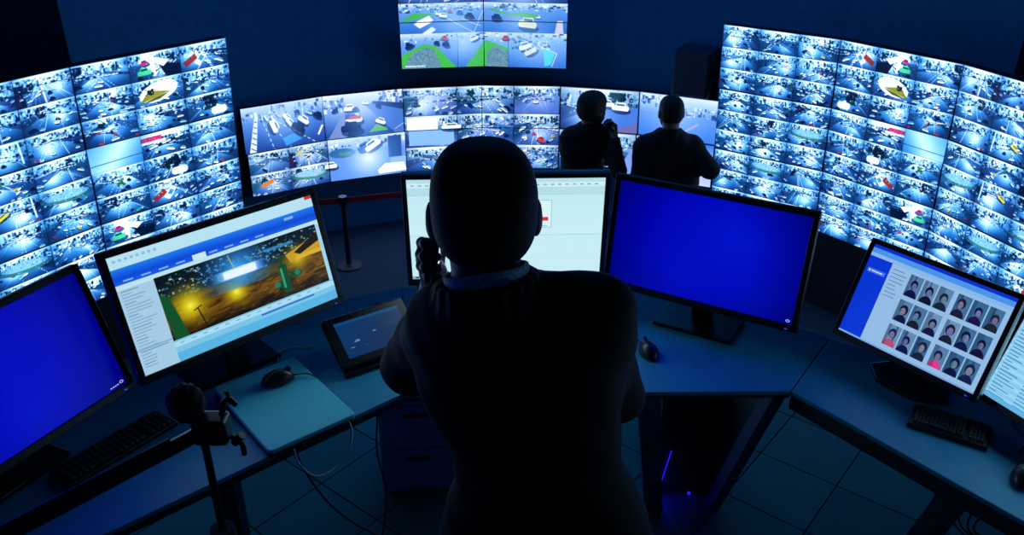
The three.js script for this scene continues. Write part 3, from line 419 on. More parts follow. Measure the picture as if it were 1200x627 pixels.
{
  const wall = videoWall({ name: 'screen_bank', label: 'low curved video wall two panels high behind the standing men', start: [-2.177, 0.047, -6.625], yaw0: 32.1, dyaw: -11.5, tilt: -3.6, w: 0.69, h: 0.392, cols: 6, rows: 2, way: 1, picture: midFeeds, gain: 1.3, back: 0.05 });
  part('mount', arcWall(-37, 30, 3.56, 3.609, -0.68, -0.02, 30), M.plasticMatt, wall);
}
{
  const wall = videoWall({ name: 'screen_bank', label: 'small four panel video wall mounted high above the middle one', start: [-0.916, 1.015, -7.039], yaw0: 8.3, dyaw: -15.6, tilt: -2.8, w: 0.69, h: 0.382, cols: 2, rows: 2, way: 1, picture: topFeeds, gain: 1.2, back: 0.05 });
  part('mount', box(0.9, 0.5, 0.36), M.plasticMatt, wall).position.set(-0.23, 0.64, -7.35);
}
{ // dark cabinet on the wall beside the right video wall
  const [x, z] = onArc(27, 3.46), t = thing('equipment_cabinet', 'dark wall box above the end of the middle video wall beside the right one', 'cabinet', [x, 0.08, z], -27 * D);
  part('body', at(rbox(0.3, 0.37, 0.28, 0.008), 0, 0.185, 0), M.steel, t); part('front_panel', at(rbox(0.27, 0.34, 0.012, 0.004), 0, 0.185, 0.143), M.steel, t);
}

// ---------------------------------------------------------------- the desk, in three lengths
const DESK = 0.75;
function desk(label, poly, thick, legs, apron) {
  const t = thing('desk', label, 'desk');
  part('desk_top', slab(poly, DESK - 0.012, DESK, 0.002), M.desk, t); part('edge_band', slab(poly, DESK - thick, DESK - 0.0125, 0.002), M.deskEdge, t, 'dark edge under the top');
  for (const [name, g, m] of legs) part(name, g, m, t);
  return t;
}
const board = (a, b, wx, wz) => hexa([[a[0] - wx, a[1], a[2] + wz], [a[0] + wx, a[1], a[2] + wz], [a[0] + wx, a[1], a[2] - wz], [a[0] - wx, a[1], a[2] - wz], [b[0] - wx, b[1], b[2] + wz], [b[0] + wx, b[1], b[2] + wz], [b[0] + wx, b[1], b[2] - wz], [b[0] - wx, b[1], b[2] - wz]]);
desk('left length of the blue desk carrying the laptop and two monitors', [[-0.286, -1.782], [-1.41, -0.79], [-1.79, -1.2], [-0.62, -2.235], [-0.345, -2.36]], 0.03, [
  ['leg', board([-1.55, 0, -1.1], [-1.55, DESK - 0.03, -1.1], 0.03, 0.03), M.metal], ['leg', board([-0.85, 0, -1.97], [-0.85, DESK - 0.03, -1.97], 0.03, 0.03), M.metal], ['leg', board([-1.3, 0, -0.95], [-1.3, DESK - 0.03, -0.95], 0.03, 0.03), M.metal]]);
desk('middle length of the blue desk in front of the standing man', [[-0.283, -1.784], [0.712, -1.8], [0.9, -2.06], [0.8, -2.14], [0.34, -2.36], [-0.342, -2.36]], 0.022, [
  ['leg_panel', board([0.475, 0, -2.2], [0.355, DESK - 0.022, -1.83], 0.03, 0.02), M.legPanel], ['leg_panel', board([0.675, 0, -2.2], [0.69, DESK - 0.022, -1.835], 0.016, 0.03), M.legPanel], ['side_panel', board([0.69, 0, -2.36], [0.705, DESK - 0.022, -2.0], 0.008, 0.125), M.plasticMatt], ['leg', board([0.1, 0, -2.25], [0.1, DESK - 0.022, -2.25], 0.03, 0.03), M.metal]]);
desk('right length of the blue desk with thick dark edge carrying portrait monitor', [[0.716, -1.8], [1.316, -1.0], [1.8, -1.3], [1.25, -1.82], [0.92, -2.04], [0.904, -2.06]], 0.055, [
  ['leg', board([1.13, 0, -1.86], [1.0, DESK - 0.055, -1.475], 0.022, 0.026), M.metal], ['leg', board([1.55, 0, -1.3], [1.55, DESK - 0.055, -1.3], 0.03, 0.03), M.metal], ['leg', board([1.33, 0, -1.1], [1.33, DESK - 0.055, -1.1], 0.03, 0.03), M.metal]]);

// ---------------------------------------------------------------- desk monitors
// c: middle of the screen; w, h: its picture; the stand goes straight down behind it to the desk
function monitor({ label, c, yaw, tilt, w, h, picture, gain = 1, base = 'plate', bezel = 0.016, chin = 0.02, baseShift = 0, led = true, light = 1 }) {
  const t = thing('monitor', label, 'monitor', [c[0], DESK, c[2]], yaw * D), H = c[1] - DESK, e = new THREE.Euler(-tilt * D, 0, 0), q = new THREE.Quaternion().setFromEuler(e);
  const W = w + 2 * bezel, HH = h + bezel + chin, cy = (bezel - chin) / 2, put = (g) => g.clone().applyQuaternion(q).translate(0, H, 0);
  const back = merge([at(rbox(W, HH, 0.022, 0.005), 0, cy, -0.013), at(rbox(W * 0.72, HH * 0.7, 0.03, 0.012), 0, cy, -0.035)]);
  part('housing', put(back), M.plastic, t);
  const fr = []; // raised frame around the picture
  fr.push(at(rbox(W, bezel, 0.008, 0.0025), 0, h / 2 + bezel / 2, 0.001), at(rbox(W, chin, 0.008, 0.0025), 0, -h / 2 - chin / 2, 0.001), at(rbox(bezel, h, 0.008, 0.0025), -w / 2 - bezel / 2, 0, 0.001), at(rbox(bezel, h, 0.008, 0.0025), w / 2 + bezel / 2, 0, 0.001));
  part('frame', put(merge(fr)), M.bezel, t);
  const s = part('screen', new THREE.PlaneGeometry(w, h), glow(picture, gain), t); s.quaternion.copy(q); s.position.set(0, H, 0); s.position.add(V(0, 0, 0.0005).applyQuaternion(q));
  screenLight(s, w, h, meanColor(picture), gain * light);
  if (led) { const m = mat(0, 0, 0, 0.5, { emissive: 0x3a2cff, emissiveIntensity: 1.2 }); part('power_led', put(at(box(0.007, 0.0025, 0.001), w / 2 - 0.012, -h / 2 - chin * 0.62, 0.0055)), m, t); }
  const bs = put(at(box(0.001, 0.001, 0.001), 0, -0.02, -0.055)); bs.computeBoundingBox(); const nz = bs.boundingBox.min.z, ny = bs.boundingBox.min.y;
  part('stand_neck', merge([at(rbox(0.06, ny + 0.02, 0.022, 0.006), 0, (ny + 0.02) / 2 + 0.008, nz - 0.006), put(at(rbox(0.09, 0.08, 0.02, 0.004), 0, -0.02, -0.055))]), M.plastic, t);
  const bw = base === 'hex' ? 0.21 : 0.23, bd = base === 'hex' ? 0.14 : 0.14, bz = nz + 0.02 + baseShift;
  const poly = base === 'hex' ? [[-bw / 2, bz + 0.02], [-bw / 2 + 0.05, bz + bd / 2], [bw / 2 - 0.05, bz + bd / 2], [bw / 2, bz + 0.02], [bw / 2 - 0.04, bz - bd / 2], [-bw / 2 + 0.04, bz - bd / 2]] : [[-bw / 2, bz + bd / 2], [bw / 2, bz + bd / 2], [bw / 2, bz - bd / 2], [-bw / 2, bz - bd / 2]];
  part('stand_base', slab(poly, 0, 0.012, 0.003), M.plastic, t);
  return t;
}
monitor({ label: 'black monitor with plain blue screen at the far left of the desk', c: [-1.044, 1.021, -1.436], yaw: 64.1, tilt: 18.1, w: 0.5, h: 0.281, picture: blueA, baseShift: -0.065 });
monitor({ label: 'black monitor showing a yellow lit night square in a video window', c: [-0.687, 1.044, -1.853], yaw: 44.8, tilt: 16.6, w: 0.53, h: 0.285, picture: videoScreen, baseShift: -0.075 });
monitor({ label: 'black monitor with pale white page behind the head of the man', c: [-0.016, 1.05, -2.136], yaw: 1.9, tilt: -5.5, w: 0.53, h: 0.315, picture: pageScreen, bezel: 0.014 });
monitor({ label: 'black monitor with plain blue screen just right of the man', c: [0.527, 1.002, -2.106], yaw: -29.8, tilt: 10, w: 0.53, h: 0.298, picture: blueB });
monitor({ label: 'black monitor showing three rows of portrait photographs', c: [1.015, 0.96, -1.825], yaw: -53.7, tilt: 22.7, w: 0.365, h: 0.244, picture: faceScreen, base: 'hex', bezel: 0.013, chin: 0.016 });
monitor({ label: 'black monitor with a pale table of text at the far right edge', c: [1.258, 0.956, -1.482], yaw: -65.5, tilt: 20.5, w: 0.46, h: 0.258, picture: tableScreen, base: 'hex', bezel: 0.013, chin: 0.016, led: false });
// ---------------------------------------------------------------- people: smooth bodies from joined, tapering bones
function surface(sdf, lo, hi, cell) {   // the zero surface of a distance field on a grid
  const n = [0, 1, 2].map((i) => Math.ceil((hi[i] - lo[i]) / cell) + 1), [nx, ny, nz] = n, f = new Float32Array(nx * ny * nz);
  for (let k = 0, o = 0; k < nz; k++) for (let j = 0; j < ny; j++) for (let i = 0; i < nx; i++, o++) f[o] = sdf(lo[0] + i * cell, lo[1] + j * cell, lo[2] + k * cell);
  const id = new Int32Array(nx * ny * nz).fill(-1), pos = [], idx = [], sx = 1, sy = nx, sz = nx * ny;
  const edges = [[0, 1], [2, 3], [4, 5], [6, 7], [0, 2], [1, 3], [4, 6], [5, 7], [0, 4], [1, 5], [2, 6], [3, 7]], off = [0, sx, sy, sx + sy, sz, sx + sz, sy + sz, sx + sy + sz];
  for (let k = 0; k < nz - 1; k++) for (let j = 0; j < ny - 1; j++) for (let i = 0; i < nx - 1; i++) {
    const o = i + j * sy + k * sz; let m = 0; for (let c = 0; c < 8; c++) if (f[o + off[c]] < 0) m |= 1 << c;
    if (m === 0 || m === 255) continue;
    let x = 0, y = 0, z = 0, q = 0;
    for (const [a, b] of edges) { if (((m >> a) & 1) === ((m >> b) & 1)) continue; const fa = f[o + off[a]], fb = f[o + off[b]], t = fa / (fa - fb); x += (a & 1) + t * ((b & 1) - (a & 1)); y += ((a >> 1) & 1) + t * (((b >> 1) & 1) - ((a >> 1) & 1)); z += (a >> 2) + t * ((b >> 2) - (a >> 2)); q++; }
    id[o] = pos.length / 3; pos.push(lo[0] + (i + x / q) * cell, lo[1] + (j + y / q) * cell, lo[2] + (k + z / q) * cell);
  }
  const quad = (a, b, c, d, flip) => { if (flip) idx.push(a, c, b, a, d, c); else idx.push(a, b, c, a, c, d); };
  for (let k = 1; k < nz - 1; k++) for (let j = 1; j < ny - 1; j++) for (let i = 1; i < nx - 1; i++) {
    const o = i + j * sy + k * sz, s = f[o] < 0;
    if (s !== f[o + sx] < 0) quad(id[o - sy - sz], id[o - sz], id[o], id[o - sy], !s);
    if (s !== f[o + sy] < 0) quad(id[o - sx - sz], id[o - sx], id[o], id[o - sz], !s);
    if (s !== f[o + sz] < 0) quad(id[o - sx - sy], id[o - sy], id[o], id[o - sx], !s);
  }
  const g = new THREE.BufferGeometry(); g.setAttribute('position', new THREE.Float32BufferAttribute(pos, 3)); g.setIndex(idx);
  const p = pos, nor = new Float32Array(pos.length), e = cell * 0.4;
  for (let i = 0; i < p.length; i += 3) { const a = sdf(p[i] + e, p[i + 1], p[i + 2]) - sdf(p[i] - e, p[i + 1], p[i + 2]), b = sdf(p[i], p[i + 1] + e, p[i + 2]) - sdf(p[i], p[i + 1] - e, p[i + 2]), c = sdf(p[i], p[i + 1], p[i + 2] + e) - sdf(p[i], p[i + 1], p[i + 2] - e), L = Math.hypot(a, b, c) || 1; nor[i] = a / L; nor[i + 1] = b / L; nor[i + 2] = c / L; }
  g.setAttribute('normal', new THREE.BufferAttribute(nor, 3));
  const uv = new Float32Array(pos.length / 3 * 2); for (let i = 0; i < uv.length / 2; i++) { uv[2 * i] = (p[3 * i] + p[3 * i + 2]) * 6; uv[2 * i + 1] = p[3 * i + 1] * 6; } g.setAttribute('uv', new THREE.BufferAttribute(uv, 2));
  return g;
}
const smin = (a, b, k) => { const h = Math.max(k - Math.abs(a - b), 0) / k; return Math.min(a, b) - h * h * k * 0.25; };
function bone(x, y, z, [ax, ay, az], [bx, by, bz], ra, rb) {
  const dx = bx - ax, dy = by - ay, dz = bz - az, px = x - ax, py = y - ay, pz = z - az, t = Math.min(1, Math.max(0, (px * dx + py * dy + pz * dz) / (dx * dx + dy * dy + dz * dz)));
  return Math.hypot(px - dx * t, py - dy * t, pz - dz * t) - (ra + (rb - ra) * t);
}
const egg = (x, y, z, [cx, cy, cz], [rx, ry, rz]) => { const a = (x - cx) / rx, b = (y - cy) / ry, c = (z - cz) / rz; return (Math.hypot(a, b, c) - 1) * Math.min(rx, ry, rz); };
function chain(bones, k, grow = 0) { return (x, y, z) => { let d = 9; for (const [a, b, ra, rb] of bones) d = smin(d, bone(x, y, z, a, b, ra + grow, rb + grow), k); return d; }; }
function bounds(bones, pad) { const lo = [9, 9, 9], hi = [-9, -9, -9]; for (const [a, b, ra, rb] of bones) for (let i = 0; i < 3; i++) { lo[i] = Math.min(lo[i], a[i] - ra - pad, b[i] - rb - pad); hi[i] = Math.max(hi[i], a[i] + ra + pad, b[i] + rb + pad); } return [lo, hi]; }
const skullEgg = (x, y, z) => (Math.pow(Math.pow(Math.abs(x) / 0.0765, 2.5) + Math.pow(Math.abs(y - 0.022) / 0.091, 2.5) + Math.pow(Math.abs(z - 0.012) / 0.094, 2.5), 0.4) - 1) * 0.08;
// The head in its own axes: faces -z, origin between the ears.
function headField(s = 1, full = 1) {
  return (x, y, z) => {
    x /= s; y /= s; z /= s;
    let d = smin(skullEgg(x, y, z), egg(x, y, z, [0, -0.048, -0.03], [0.057, 0.072, 0.064]), 0.03);
    if (full) {
      d = smin(d, bone(x, y, z, [0, 0.006, -0.088], [0, -0.03, -0.104], 0.008, 0.013), 0.012);                       // nose
      d = smin(d, bone(x, y, z, [-0.02, -0.062, -0.086], [0.02, -0.062, -0.086], 0.007, 0.007), 0.008);              // lips
      d = smin(d, bone(x, y, z, [-0.034, 0.022, -0.074], [0.034, 0.022, -0.074], 0.01, 0.01), 0.012);                // brow
      for (const e of [-1, 1]) {
        d = Math.max(d, -(Math.hypot(x - e * 0.03, y - 0.004, z + 0.096) - 0.014));                                  // eye sockets
        d = smin(d, Math.hypot(x - e * 0.03, y - 0.003, z + 0.076) - 0.012, 0.003);                                  // eyeballs
        d = smin(d, Math.max(egg(x, y, z, [e * 0.082, -0.004, 0.014], [0.011, 0.032, 0.019]), -egg(x, y, z, [e * 0.094, -0.001, 0.008], [0.008, 0.02, 0.01])), 0.006);   // ears
      }
      d = smin(d, bone(x, y, z, [0, -0.04, 0.03], [0, -0.15, 0.03], 0.053, 0.058), 0.02);                            // neck
    }
    return d * s;
  };
}
function placed(field, q, c) { const i = q.clone().invert(), v = V(0, 0, 0); return (x, y, z) => { v.set(x - c[0], y - c[1], z - c[2]).applyQuaternion(i); return field(v.x, v.y, v.z); }; }
function person(o) {
  const t = thing('person', o.label, 'person', o.base), [bx, by, bz] = o.base, put = (name, g, m, label) => part(name, g.translate(-bx, -by, -bz), m, t, label);
  const q = new THREE.Quaternion().setFromEuler(new THREE.Euler(...o.headTurn, 'YXZ')), s = o.headScale || 1, H = o.head, R = 0.16 * s;
  const skin = [surface(placed(headField(s), q, H), [H[0] - R, H[1] - 0.19 * s, H[2] - R], [H[0] + R, H[1] + R, H[2] + R], o.fine)];
  const core = [...o.torso, ...o.arms, ...o.legs], [lo, hi] = bounds(core, 0.02); skin.push(surface(chain(core, 0.05, -0.014), lo, hi, 0.016));
  for (const hand of o.hands) { const [a, b] = bounds(hand, 0.012); skin.push(surface(chain(hand, 0.008), a, b, o.fineHand)); }
  put('body', merge(skin), o.skin || M.skin);
  // hair: a cap over the skull, open at the face and ending at the nape
  const skull = headField(s, 0), cap = (x, y, z) => { let d = skull(x, y, z) - o.hair; const X = x / s, Y = y / s, Z = z / s; d = Math.max(d, ((o.nape || -0.062) - Y) * 0.8 * s); d = Math.max(d, (-0.046 - Z - Math.max(0, Y - 0.045) * 2.2) * 0.7 * s); if (o.curl) d -= o.curl * Math.sin(x * 210) * Math.sin(y * 190) * Math.sin(z * 200); return Math.max(d, -(skull(x, y, z) + 0.004)); };
  put('hair', surface(placed(cap, q, H), [H[0] - R, H[1] - 0.12 * s, H[2] - R], [H[0] + R, H[1] + R, H[2] + R], o.fine), o.hairMaterial || M.hair, 'short dark hair');
  // jacket over trunk and arms, open at the neck, straight hem
  const coat = [...o.torso, ...o.arms]; const ring = []; if (o.ring) { const { c, r, t: th, tilt } = o.ring, P = (a) => [c[0] + r * Math.sin(a * D), c[1] + 0.02 * Math.cos(a * D) + r * Math.sin(a * D) * tilt, c[2] + r * Math.cos(a * D)]; for (let a = -120; a < 120; a += 20) { const q = P(a); ring.push([q, P(a + 20), th, th], [[q[0], q[1] - 0.04, q[2]], q, th * 1.3, th]); } } const rf = ring.length ? chain(ring, 0.008) : null; const cf = chain(coat, 0.045), n0 = o.neck, folds = o.folds || 0;
  const jacket = (x, y, z) => { let d = cf(x, y, z) + folds * (Math.sin(y * 70 + x * 30) * Math.sin(x * 46 + z * 21)) ; if (rf) d = smin(d, rf(x, y, z), 0.012); d = Math.max(d, o.hem - y); return Math.max(d, -bone(x, y, z, n0, [H[0], H[1], H[2] + 0.03], 0.064, 0.066)); };
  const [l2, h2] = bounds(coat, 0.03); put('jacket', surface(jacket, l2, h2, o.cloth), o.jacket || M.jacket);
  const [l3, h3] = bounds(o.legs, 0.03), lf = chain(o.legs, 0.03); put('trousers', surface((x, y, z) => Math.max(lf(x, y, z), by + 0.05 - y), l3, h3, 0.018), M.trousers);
  for (const f of o.feet) put('shoe', merge([at(rbox(0.09, 0.075, 0.26, 0.03, 4), f[0], by + 0.04, f[2] - 0.06)]), M.shoe);
  return t;
}
{ // the operator, seen from behind, a phone at his left ear
  const F = [0.02, 0, -1.24];
  const man = person({
    label: 'man in dark suit seen from behind holding a phone to his ear', base: F, head: [-0.046, 1.476, -1.27], headTurn: [-0.1, 0.08, 0], headScale: 1.02, hair: 0.0085, fine: 0.004, fineHand: 0.003, cloth: 0.01, hem: 0.7, neck: [-0.043, 1.37, -1.226], nape: -0.068, folds: 0.0022,
    torso: [[[-0.035, 0.82, -1.2], [0.165, 0.82, -1.2], 0.105, 0.105], [[0.005, 1.0, -1.215], [0.1, 1.0, -1.215], 0.096, 0.096], [[-0.055, 1.16, -1.25], [0.085, 1.16, -1.25], 0.108, 0.108], [[-0.1, 1.265, -1.27], [0.135, 1.282, -1.27], 0.07, 0.066], [[-0.03, 1.33, -1.258], [0.135, 1.302, -1.265], 0.05, 0.05], [[-0.03, 1.325, -1.262], [-0.1, 1.29, -1.27], 0.05, 0.045], [[0.06, 0.85, -1.2], [0.02, 1.2, -1.25], 0.1, 0.1], [[-0.02, 0.91, -1.205], [0.14, 0.91, -1.205], 0.1, 0.1], [[-0.015, 1.08, -1.235], [0.09, 1.08, -1.235], 0.1, 0.1], [[-0.035, 0.7, -1.2], [0.17, 0.7, -1.2], 0.105, 0.105], [[-0.07, 1.22, -1.262], [0.1, 1.225, -1.262], 0.09, 0.09], [[-0.09, 1.285, -1.228], [0.03, 1.295, -1.228], 0.055, 0.055], [[-0.05, 1.342, -1.222], [-0.03, 1.352, -1.222], 0.064, 0.064]],
    arms: [[[0.145, 1.28, -1.275], [0.2, 1.055, -1.36], 0.062, 0.049], [[0.2, 1.055, -1.36], [0.075, 1.0, -1.525], 0.047, 0.036], [[-0.12, 1.262, -1.285], [-0.2, 1.085, -1.415], 0.06, 0.05], [[-0.2, 1.085, -1.415], [-0.135, 1.265, -1.4], 0.05, 0.037]],
    legs: [[[0.0, 0.82, -1.2], [-0.005, 0.45, -1.21], 0.095, 0.062], [[-0.005, 0.45, -1.21], [0.0, 0.07, -1.2], 0.062, 0.05], [[0.125, 0.82, -1.2], [0.13, 0.45, -1.21], 0.095, 0.062], [[0.13, 0.45, -1.21], [0.135, 0.07, -1.2], 0.062, 0.05], [[0, 0.88, -1.2], [0.125, 0.88, -1.2], 0.095, 0.095]],
    ring: { c: [-0.043, 1.374, -1.228], r: 0.077, t: 0.007, tilt: 0.16 }, feet: [[0, 0, -1.2], [0.135, 0, -1.2]],
    hands: [
      [[[-0.135, 1.26, -1.4], [-0.143, 1.315, -1.372], 0.027, 0.024], [[-0.143, 1.315, -1.372], [-0.149, 1.352, -1.352], 0.024, 0.022],   // left hand around the phone
        [[-0.148, 1.366, -1.372], [-0.156, 1.392, -1.336], 0.0095, 0.009], [[-0.156, 1.392, -1.336], [-0.147, 1.402, -1.313], 0.009, 0.0085], [[-0.147, 1.402, -1.313], [-0.127, 1.406, -1.306], 0.0085, 0.008],
        [[-0.15, 1.352, -1.352], [-0.158, 1.374, -1.327], 0.0095, 0.009], [[-0.158, 1.374, -1.327], [-0.149, 1.381, -1.304], 0.009, 0.0085], [[-0.149, 1.381, -1.304], [-0.127, 1.384, -1.297], 0.0085, 0.008],
        [[-0.15, 1.336, -1.347], [-0.157, 1.354, -1.323], 0.0095, 0.009], [[-0.157, 1.354, -1.323], [-0.148, 1.36, -1.303], 0.009, 0.008], [[-0.148, 1.36, -1.303], [-0.127, 1.362, -1.298], 0.008, 0.008],
        [[-0.147, 1.32, -1.346], [-0.153, 1.334, -1.326], 0.0085, 0.008], [[-0.153, 1.334, -1.326], [-0.145, 1.338, -1.311], 0.008, 0.0075], [[-0.145, 1.338, -1.311], [-0.126, 1.34, -1.307], 0.0075, 0.007],
        [[-0.138, 1.3, -1.39], [-0.131, 1.345, -1.404], 0.013, 0.0105], [[-0.131, 1.345, -1.404], [-0.121, 1.378, -1.398], 0.0105, 0.009]],
      [[[0.075, 1.0, -1.525], [0.02, 0.985, -1.55], 0.026, 0.024], [[0.02, 0.985, -1.55], [-0.005, 0.985, -1.555], 0.024, 0.024],           // right hand, relaxed before him
        ...[0, 1, 2, 3].flatMap((i) => { const y = 1.012 - i * 0.019, l = [0.034, 0.04, 0.037, 0.03][i]; return [[[-0.01, y, -1.558], [-0.01 - l, y - 0.004, -1.556], 0.0095, 0.009], [[-0.01 - l, y - 0.004, -1.556], [-0.012 - l * 1.35, y - 0.008, -1.532], 0.009, 0.0085], [[-0.012 - l * 1.35, y - 0.008, -1.532], [-0.004 - l * 1.1, y - 0.01, -1.516], 0.0085, 0.008]]; }),
        [[0.04, 1.012, -1.54], [0.012, 1.034, -1.53], 0.012, 0.01], [[0.012, 1.034, -1.53], [-0.014, 1.03, -1.522], 0.01, 0.009]]],
  });
  // shirt collar standing above the jacket
  const ring = [], N = 40; for (let i = 0; i <= N; i++) { const a = (-150 + 300 * i / N) * D, lift = 0.018 * Math.cos(a); ring.push([Math.sin(a), Math.cos(a), lift]); }
  const pos = [], idx = [], uv = []; ring.forEach(([sx, cz, lift], i) => { const e = Math.abs(i / N - 0.5) * 2; for (const [r, y] of [[0.0695, -0.04], [0.071, 0.004], [0.069, 0.012 - 0.012 * e], [0.0665, 0.012 - 0.012 * e], [0.0655, -0.04]]) { pos.push(sx * r, y + lift, cz * r * 1.02); uv.push(i / N * 24, y * 60); } });
  for (let i = 0; i < N; i++) for (let k = 0; k < 5; k++) { const a = i * 5 + k, b = i * 5 + (k + 1) % 5; idx.push(a, a + 5, b, b, a + 5, b + 5); }
  const cg = new THREE.BufferGeometry(); cg.setAttribute('position', new THREE.Float32BufferAttribute(pos, 3)); cg.setAttribute('uv', new THREE.Float32BufferAttribute(uv, 2)); cg.setIndex(idx); cg.computeVertexNormals();
  const dots = canvas(64, 64); { const c = dots.getContext('2d'); c.fillStyle = '#bfe6f2'; c.fillRect(0, 0, 64, 64); c.fillStyle = '#3f6f96'; for (const [x, y] of [[16, 16], [48, 48]]) { c.beginPath(); c.arc(x, y, 7, 0, 7); c.fill(); } }
  const dt = texture(dots); dt.wrapS = dt.wrapT = THREE.RepeatWrapping;
  const shirt = new THREE.MeshStandardMaterial({ map: dt, roughness: 0.7, side: THREE.DoubleSide });
  const collar = part('shirt_collar', cg, shirt, man, 'pale blue dotted shirt collar'); collar.position.set(-0.042 - F[0], 1.39, -1.229 - F[2]); collar.rotation.set(-0.05, 0.06, 0.16);
  const cuff = part('shirt_cuff', rod([-0.137, 1.252, -1.4], [-0.134, 1.282, -1.397], 0.04, 0.036, 20), shirt, man); cuff.position.set(-F[0], 0, -F[2]);
  const ph = thing('mobile_phone', 'black mobile phone in the hand of the man in the suit', 'phone', [-0.131, 1.372, -1.35]); ph.rotation.set(-0.5, 0, -0.08);
  part('case', rbox(0.009, 0.146, 0.072, 0.004, 3), M.plastic, ph); part('glass', at(rbox(0.001, 0.13, 0.064, 0.0004), 0.005, 0, 0), mat(0.004, 0.006, 0.01, 0.1), ph);
}
function handAt(w, k, side) { // a loosely curled hand: wrist, knuckle point, which side the thumb is on
  const d = V(k[0] - w[0], k[1] - w[1], k[2] - w[2]).normalize(), across = V(0, 0, 1).cross(d).normalize(), up = d.clone().cross(across).multiplyScalar(side), P = (v, a, b, c) => [v[0] + d.x * a + across.x * b + up.x * c, v[1] + d.y * a + across.y * b + up.y * c, v[2] + d.z * a + across.z * b + up.z * c], out = [[w, k, 0.026, 0.026]];
  for (let i = 0; i < 4; i++) { const b = (i - 1.5) * 0.019, l = [0.036, 0.042, 0.039, 0.03][i]; out.push([P(k, 0.008, b, 0), P(k, 0.008 + l, b, 0.008), 0.0095, 0.009], [P(k, 0.008 + l, b, 0.008), P(k, 0.012 + l * 1.2, b, 0.034), 0.009, 0.0085], [P(k, 0.012 + l * 1.2, b, 0.034), P(k, l, b, 0.05), 0.0085, 0.008]); }
  out.push([P(w, 0.03, -0.02, 0.01), P(k, 0.0, -0.045, 0.03), 0.013, 0.011], [P(k, 0.0, -0.045, 0.03), P(k, 0.028, -0.036, 0.045), 0.011, 0.009]); return out;
}
person({ // bearded thinker: hand at the chin, in front of the middle video wall
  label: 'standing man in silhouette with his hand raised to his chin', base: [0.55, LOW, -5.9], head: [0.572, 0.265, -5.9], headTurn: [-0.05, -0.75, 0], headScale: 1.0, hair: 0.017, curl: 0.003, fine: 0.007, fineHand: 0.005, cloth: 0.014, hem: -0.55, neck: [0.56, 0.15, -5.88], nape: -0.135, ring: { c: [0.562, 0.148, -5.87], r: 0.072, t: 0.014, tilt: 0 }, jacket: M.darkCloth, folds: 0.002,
  torso: [[[0.45, -0.42, -5.9], [0.6, -0.42, -5.9], 0.115, 0.115], [[0.47, -0.2, -5.9], [0.57, -0.2, -5.9], 0.115, 0.112], [[0.46, -0.03, -5.9], [0.58, -0.03, -5.9], 0.112, 0.105], [[0.425, 0.06, -5.9], [0.645, 0.05, -5.9], 0.07, 0.062], [[0.55, 0.13, -5.89], [0.45, 0.08, -5.9], 0.06, 0.05], [[0.55, 0.13, -5.89], [0.64, 0.07, -5.9], 0.06, 0.05], [[0.5, 0.1, -5.86], [0.62, 0.1, -5.86], 0.06, 0.06]],
  arms: [[[0.665, 0.035, -5.88], [0.762, -0.14, -5.75], 0.058, 0.05], [[0.762, -0.14, -5.75], [0.735, 0.06, -5.8], 0.052, 0.038], [[0.415, 0.04, -5.9], [0.43, -0.22, -5.95], 0.065, 0.055], [[0.43, -0.22, -5.95], [0.62, -0.2, -6.05], 0.055, 0.045]],
  legs: [[[0.46, -0.45, -5.9], [0.45, -0.82, -5.9], 0.1, 0.07], [[0.45, -0.82, -5.9], [0.45, LOW + 0.07, -5.88], 0.07, 0.055], [[0.6, -0.45, -5.9], [0.61, -0.82, -5.9], 0.1, 0.07], [[0.61, -0.82, -5.9], [0.61, LOW + 0.07, -5.88], 0.07, 0.055], [[0.46, -0.38, -5.9], [0.6, -0.38, -5.9], 0.1, 0.1]],
  feet: [[0.45, 0, -5.88], [0.61, 0, -5.88]],
  hands: [handAt([0.735, 0.07, -5.8], [0.7, 0.135, -5.84], 1), handAt([0.62, -0.2, -6.05], [0.69, -0.19, -6.06], 1)],
});
